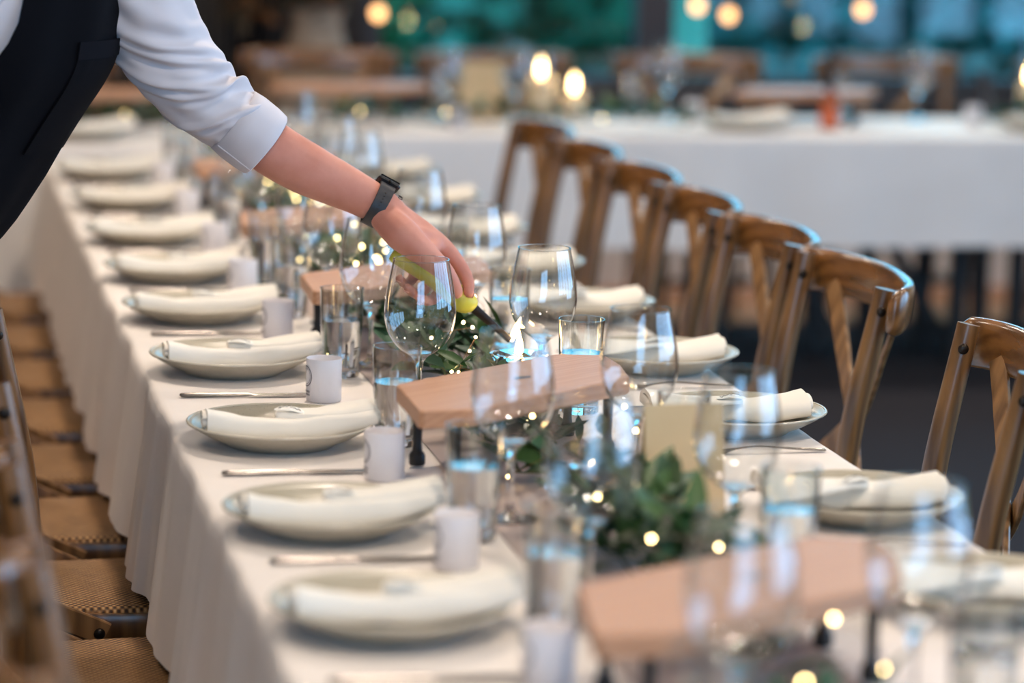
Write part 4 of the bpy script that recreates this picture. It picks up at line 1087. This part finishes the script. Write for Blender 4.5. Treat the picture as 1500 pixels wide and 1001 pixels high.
# shirt: torso and two rolled sleeves
sh = MB(); rings = []
for i, c in enumerate(SPc[4:]):
    i += 4; a, b = SAc[i], SBc[i]
    tw = 0.004
    rings.append([c + NL * ((a + tw * math.sin(7 * t + i * .9)) * math.cos(t)) + NF * ((b + tw * math.sin(5 * t + i * 1.3)) * math.sin(t)) for t in [2 * PI * j / 48 for j in range(48)]])
sh.rings(rings, cap=False)
def sleeve(pts, rad, seed, folds):
    k = 26; P = catmull(pts, k); R = interp(rad, k); ref = V((0, -1, 0)); n = 144; rings = []
    for i, p in enumerate(P):
        t = (P[min(i + 1, len(P) - 1)] - P[max(i - 1, 0)]).normalized()
        a = (ref - t * ref.dot(t)).normalized(); b = t.cross(a); u = i / (len(P) - 1); ring = []
        for j in range(n):
            th = 2 * PI * j / n; d = 0
            for (u0, ang, amp, wid, skew, spread) in folds:
                dt = (th - ang + PI) % (2 * PI) - PI
                m = math.exp(-(dt / spread) ** 2)
                x = (u - u0 - skew * dt) / wid
                d += 1.4 * min(1, (1 - u) / 0.10) * amp * m * (math.exp(-x * x) - 0.55 * math.exp(-((x - 1.5) / 1.0) ** 2))
            d += 0.0012 * math.sin(9 * th + 14 * u + seed) + 0.001 * math.sin(23 * u + 4 * th)
            ring.append(p + a * ((R[i] + d) * math.cos(th)) + b * ((R[i] + d) * math.sin(th)))
        rings.append(ring)
    return rings
SLP = [SP[8] + NL * 0.04 + V((0, 0, -.015)), V((0.345, 4.49, 1.425)), V((0.3785, 4.50, 1.352)), V((0.404, 4.51, 1.302)), V((0.436, 4.52, 1.257)), V((0.4740, 4.53, 1.2170)), V((0.516, 4.53, 1.1868)), V((0.5420, 4.53, 1.1660))]
SLR = [0.085, 0.080, 0.074, 0.070, 0.065, 0.059, 0.0515, 0.0475]
# angles: 0 faces the camera, pi/2 is the underside/upper side of the sleeve
fl_ = []
rs = random.Random(11)
for u0, amp, wid, skew, ang, spr in ((0.24, 0.0050, 0.040, -0.13, 0.3, 1.5), (0.36, 0.0070, 0.030, -0.15, 0.2, 1.5), (0.455, 0.0080, 0.028, -0.16, 0.0, 1.5), (0.545, 0.0080, 0.026, -0.15, 0.3, 1.3), (0.60, 0.0050, 0.028, -0.10, -0.7, 0.9), (0.66, 0.0075, 0.022, -0.12, -0.2, 1.3), (0.73, 0.0048, 0.028, -0.09, -0.6, 1.0), (0.79, 0.0060, 0.020, -0.10, 0.2, 1.2), (0.86, 0.0040, 0.022, -0.07, -0.3, 1.1)):
    fl_.append((u0, ang, amp, wid, skew, spr)); fl_.append((u0 + 0.03, ang + PI, amp * .35, wid * 1.3, -skew, 0.9))
sh.rings(sleeve(SLP, SLR, 1.0, fl_), cap=False)
sh.rings(sleeve([SP[8] - NL * 0.04 + V((0, 0, -.015)), V((0.055, 4.29, 1.405)), V((-0.045, 4.25, 1.29)), ELR, V((-0.112, 4.214, 1.12))], [0.085, 0.078, 0.066, 0.056, 0.05], 2.0, fl_[:10]), cap=False)
shirt = pbuild(sh, 'shirt', M['shirt'], angle=None)
# collar
R = []
for k in range(25):
    a = 2 * PI * k / 24; c = V((0.232, 4.397, 1.53))
    o = NL * (0.068 * math.cos(a)) + NF * (0.066 * math.sin(a))
    R.append([c + o * 1.0 + V((0, 0, .0)), c + o * 0.95 + V((0, 0, .035)), c + o * 1.12 + V((0, 0, .03)), c + o * 1.35 + V((0, 0, -.008)), c + o * 1.3 + V((0, 0, -.012))])
pbuild(MB().rings(R, cap=False, closed=False), 'collar', M['shirt'], parent=shirt, angle=None) if False else None
cm = MB().rings(R, cap=False, closed=False); cm.v = [tuple(V(p) - PO) for p in cm.v]; cm.build('collar', M['shirt'], pr, angle=None)
# turned-up cuffs
def cuff(p0, p1, r0, r1):
    p0, p1 = V(p0), V(p1); t = (p1 - p0).normalized(); ref = V((0, -1, 0)); a = (ref - t * ref.dot(t)).normalized(); b = t.cross(a); rings = []
    for u, dr in ((0.06, -.004), (0.0, 0.001), (0.02, 0.0045), (0.3, 0.0055), (0.7, 0.0055), (0.97, 0.0045), (1.0, 0.0025), (0.97, 0.0005), (0.6, -0.0005)):
        rr = r0 * (1 - u) + r1 * u + dr; c = p0.lerp(p1, u)
        rings.append([c + a * ((rr + 0.0012 * math.sin(5 * q + u * 3)) * math.cos(q)) + b * ((rr + 0.0012 * math.sin(4 * q + u * 4)) * math.sin(q)) for q in [2 * PI * j / 56 for j in range(56)]])
    return MB().rings(rings, cap=False)
c_ = pbuild(cuff((0.5130, 4.53, 1.1885), (0.5652, 4.53, 1.1486), 0.0500, 0.0505), 'cuff', M['shirt'], angle=None)
sm_ = MB()
tdir = (V((0.5652, 4.53, 1.1486)) - V((0.5130, 4.53, 1.1885))).normalized(); a_ = (V((0, -1, 0)) - tdir * V((0, -1, 0)).dot(tdir)).normalized(); b_ = tdir.cross(a_)
for q in (0.92, ):
    for sg in (1, -1):
        if (b_ * sg).z < 0:
            sm_.tube([V((0.5130, 4.53, 1.1885)).lerp(V((0.5652, 4.53, 1.1486)), u) + a_ * (0.0563 * math.cos(q)) + b_ * sg * (0.0563 * math.sin(q)) for u in (0.03, 0.35, 0.7, 0.97)], 0.0010, 6)
pbuild(sm_, 'cuff_seam', M['shirt'], parent=c_) if sm_.v else None
pbuild(cuff((-0.12, 4.216, 1.15), (-0.095, 4.207, 1.085), 0.050, 0.047), 'cuff', M['shirt'], angle=None)
# apron: bib wrapped over the front of the torso, skirt below, pocket, straps
def shell(i0, i1, angf, off, thick, n=40, skirt=None):
    outer = []; rings = []
    for i in range(i0, i1 + 1):
        c = SPc[i]; a, b = SAc[i] + off, SBc[i] + off; lo, hi = angf(i)
        rings.append([(c, a, b, PI / 2 + lo + (hi - lo) * j / (n - 1)) for j in range(n)])
    if skirt: rings = skirt(n) + rings
    O = [[c + NL * (a * math.cos(t)) + NF * (b * math.sin(t)) for c, a, b, t in r] for r in rings]
    I = [[c + NL * ((a - thick) * math.cos(t)) + NF * ((b - thick) * math.sin(t)) for c, a, b, t in r] for r in rings]
    mb = MB(); m = len(O)
    mb.rings([o + list(reversed(q)) for o, q in zip(O, I)], cap=False)
    return mb
# ring index -> half angles: the bib narrows towards the chest
def bib(i):
    z = SPc[i].z
    t = min(1, max(0, (z - 1.10) / 0.27)); t = t * t * (3 - 2 * t)
    return (-(1.55 - 0.62 * t), 1.62 - 1.02 * t)
def skirt(n):
    out = []
    for z, f in ((0.42, 1.28), (0.55, 1.2), (0.70, 1.1)):
        c = V((-0.150, 4.54, z)); out.append([(c, 0.185 * f, 0.135 * f, PI / 2 - 1.5 + 3.0 * j / (n - 1)) for j in range(n)])
    return out
top_i = max(i for i, p in enumerate(SPc) if p.z < 1.425)
ap = shell(0, top_i, bib, 0.012, 0.0045, 48, skirt)
# gentle drape folds
for k, p in enumerate(ap.v):
    q = V(p); s = q.dot(NL) ; f = 0.003 * math.sin(38 * s + 6 * q.z) + 0.002 * math.sin(71 * s - 9 * q.z)
    ap.v[k] = tuple(q + NF * f)
apron = pbuild(ap, 'apron', M['apron'], angle=0.9)
def hem(i):
    lo, hi = bib(i); return lo, hi
def edge_line(which, i0, i1):
    P = []
    for i in range(i0, i1 + 1):
        a = bib(i)[which]; t = PI / 2 + a * 0.985
        P.append(SPc[i] + NL * ((SAc[i] + 0.013) * math.cos(t)) + NF * ((SBc[i] + 0.013) * math.sin(t)))
    return P
iz = lambda z: min(range(len(SPc)), key=lambda i: abs(SPc[i].z - z))
# chest pocket on the wearer's left with stitched flap
pk = shell(iz(1.155), iz(1.315), lambda i: (-0.98, 0.02), 0.0150, 0.0030, 14)
pbuild(pk, 'apron_pocket', M['apron'], angle=0.7)
pk = shell(iz(1.285), iz(1.318), lambda i: (-0.98, 0.03), 0.0168, 0.0022, 14)
pbuild(pk, 'pocket_band', M['apron2'], angle=0.7)
for s, wh in ((1, 0), (-1, 1)):
    e = edge_line(wh, top_i - 1, top_i)[-1]
    pbuild(MB().strip([e, e + V((0.02, 0, .05)) - NL * 0.02 * s, SP[9] + NL * 0.075 * s + NF * 0.03 + V((0, 0, .0)), SP[9] + NL * 0.07 * s - NF * 0.085 + V((0, 0, -.03))], 0.028, 0.004, NL, 5), 'apron_strap', M['apron2'])
# trousers and shoes
tr = MB()
for H, K, A in ((HL, KL, AL), (HR, KR, AR)):
    tr.tube([H + V((0, 0, .06)), H, K, A + V((0, 0, .0))], [0.105, 0.100, 0.072, 0.058], 24, 5)
tr.ball((-0.13, 4.545, 0.88), 0.13, 24, 14, (1.05, 1.05, 0.8))
pbuild(tr, 'trousers', M['trousers'], angle=1.0)
for A in (AL, AR):
    R = []
    for x, hw_, hz in ((-0.075, 0.022, 0.05), (-0.06, 0.036, 0.085), (0.0, 0.040, 0.09), (0.06, 0.042, 0.065), (0.13, 0.043, 0.045), (0.175, 0.032, 0.034), (0.19, 0.012, 0.02)):
        c = V((A.x, A.y, 0)) + NF * x
        R.append([c + NL * (hw_ * math.cos(q)) + V((0, 0, max(0.0, hz * 0.5 + hz * 0.5 * math.sin(q) * 1.0))) for q in [2 * PI * j / 16 for j in range(16)]])
    pbuild(MB().rings(R), 'shoe', M['shoe'], angle=0.9)
# wrist watch: band round the wrist, dark case on the back of the wrist
AX = (WR - V((0.7026, 4.525, 1.0769))).normalized(); WC = WR - AX * 0.011
UP = V((0.42, 0.42, 0.80)); UP = (UP - AX * UP.dot(AX)).normalized(); SDW = AX.cross(UP)
R = []
for k in range(41):
    a = 2 * PI * k / 40; rr = 0.0328
    o = UP * (rr * math.cos(a)) + SDW * (rr * math.sin(a)); od = o.normalized()
    hw_ = 0.0118 + 0.0012 * math.cos(a)
    R.append([WC + o - AX * hw_, WC + o + od * .003 - AX * hw_ * .96, WC + o + od * .003 + AX * hw_ * .96, WC + o + AX * hw_])
wt = pbuild(MB().rings(R, cap=False), 'watch', M['watchband'], angle=0.8)
Rm = Matrix((AX, SDW, UP)).transposed()
def wadd(mb, name, mat):
    mb.v = [tuple(V(p) - PO) for p in mb.v]; o = mb.build(name, mat, wt, smooth=False); return o
wadd(MB().box(WC + UP * 0.0378, (0.038, 0.032, 0.0105), Rm, 0.004), 'watch_case', M['blackplastic'])
wadd(MB().box(WC + UP * 0.0435, (0.033, 0.027, 0.002), Rm, 0.0008), 'watch_face', M['watchface'])
wadd(MB().ball(WC + UP * 0.0365 + AX * 0.0 + SDW * 0.018, 0.003, 10, 6), 'crown', M['bolt'])
for k in range(6):
    a = PI * 0.5 * (-1 if SDW.y > 0 else 1) - 0.1 + (k - 1) * 0.16
    od = UP * math.cos(a) + SDW * math.sin(a)
    wadd(MB().ball(WC + od * 0.0359, 0.0017, 8, 6, (1, 1, 0.4)), 'band_hole', M['ink'])
# small line tattoo beside the watch: two petal outlines
tt = MB()
TC = WR + AX * 0.014
for da in (0.55, 0.85):
    sgn = -1 if SDW.y > 0 else 1
    P = []
    for k in range(17):
        b = 2 * PI * k / 16; ax = 0.0035 * math.cos(b); an = da + 0.12 * math.sin(b)
        od = UP * math.cos(an) + SDW * (sgn * math.sin(an)); P.append(TC + AX * ax + od * 0.0288)
    tt.tube(P, 0.0005, 5)
pbuild(tt, 'tattoo', M['ink'])

# ------------------------------------------------------------------ the lighter held in the hand
L0, L1, L2, L3, L4 = V((0.7660, 4.512, 0.9810)), V((0.8204, 4.504, 0.9461)), V((0.8559, 4.499, 0.9207)), V((0.8828, 4.495, 0.9037)), V((0.9426, 4.49, 0.8520))
lt = thing('candle_lighter', 'yellow green candle lighter with dark nozzle held in the waiter hand', 'lighter', L2)
LO = L2
def lb(mb, name, mat, **kw):
    mb.v = [tuple(V(p) - LO) for p in mb.v]; return mb.build(name, mat, lt, **kw)
lb(MB().tube([L0 - (L1 - L0).normalized() * .004, L0, L1, L2, L2.lerp(L3, .6), L3, L3 + (L4 - L3).normalized() * .006], [0.006, 0.0125, 0.0120, 0.0150, 0.0185, 0.0140, 0.0085], 18, 5, flat=(1.0, 1.05), up=(0, -1, 0)), 'handle', M['lighter'])
lb(MB().tube([L3, L3.lerp(L4, .1), L3.lerp(L4, .6), L4], [0.0085, 0.0075, 0.0058, 0.0052], 14), 'nozzle', M['nozzle'])
lb(MB().tube([L4 - (L4 - L3).normalized() * .014, L4 + (L4 - L3).normalized() * .003], 0.0056, 14), 'nozzle_tip', M['bolt'])
lb(MB().tube([L2 + V((.004, -.004, .012)), L2.lerp(L3, .4) + V((.002, -.006, .018))], [0.006, 0.005], 10), 'trigger', M['lighter'])
fd_ = V((0.35, 0, 0.94)); b0 = L4 + (L4 - L3).normalized() * .006
lb(MB().tube([b0, b0 + fd_ * .012, b0 + fd_ * .026, b0 + fd_ * .040], [0.002, 0.0055, 0.0042, 0.0006], 10, 3), 'flame', M['flame'])
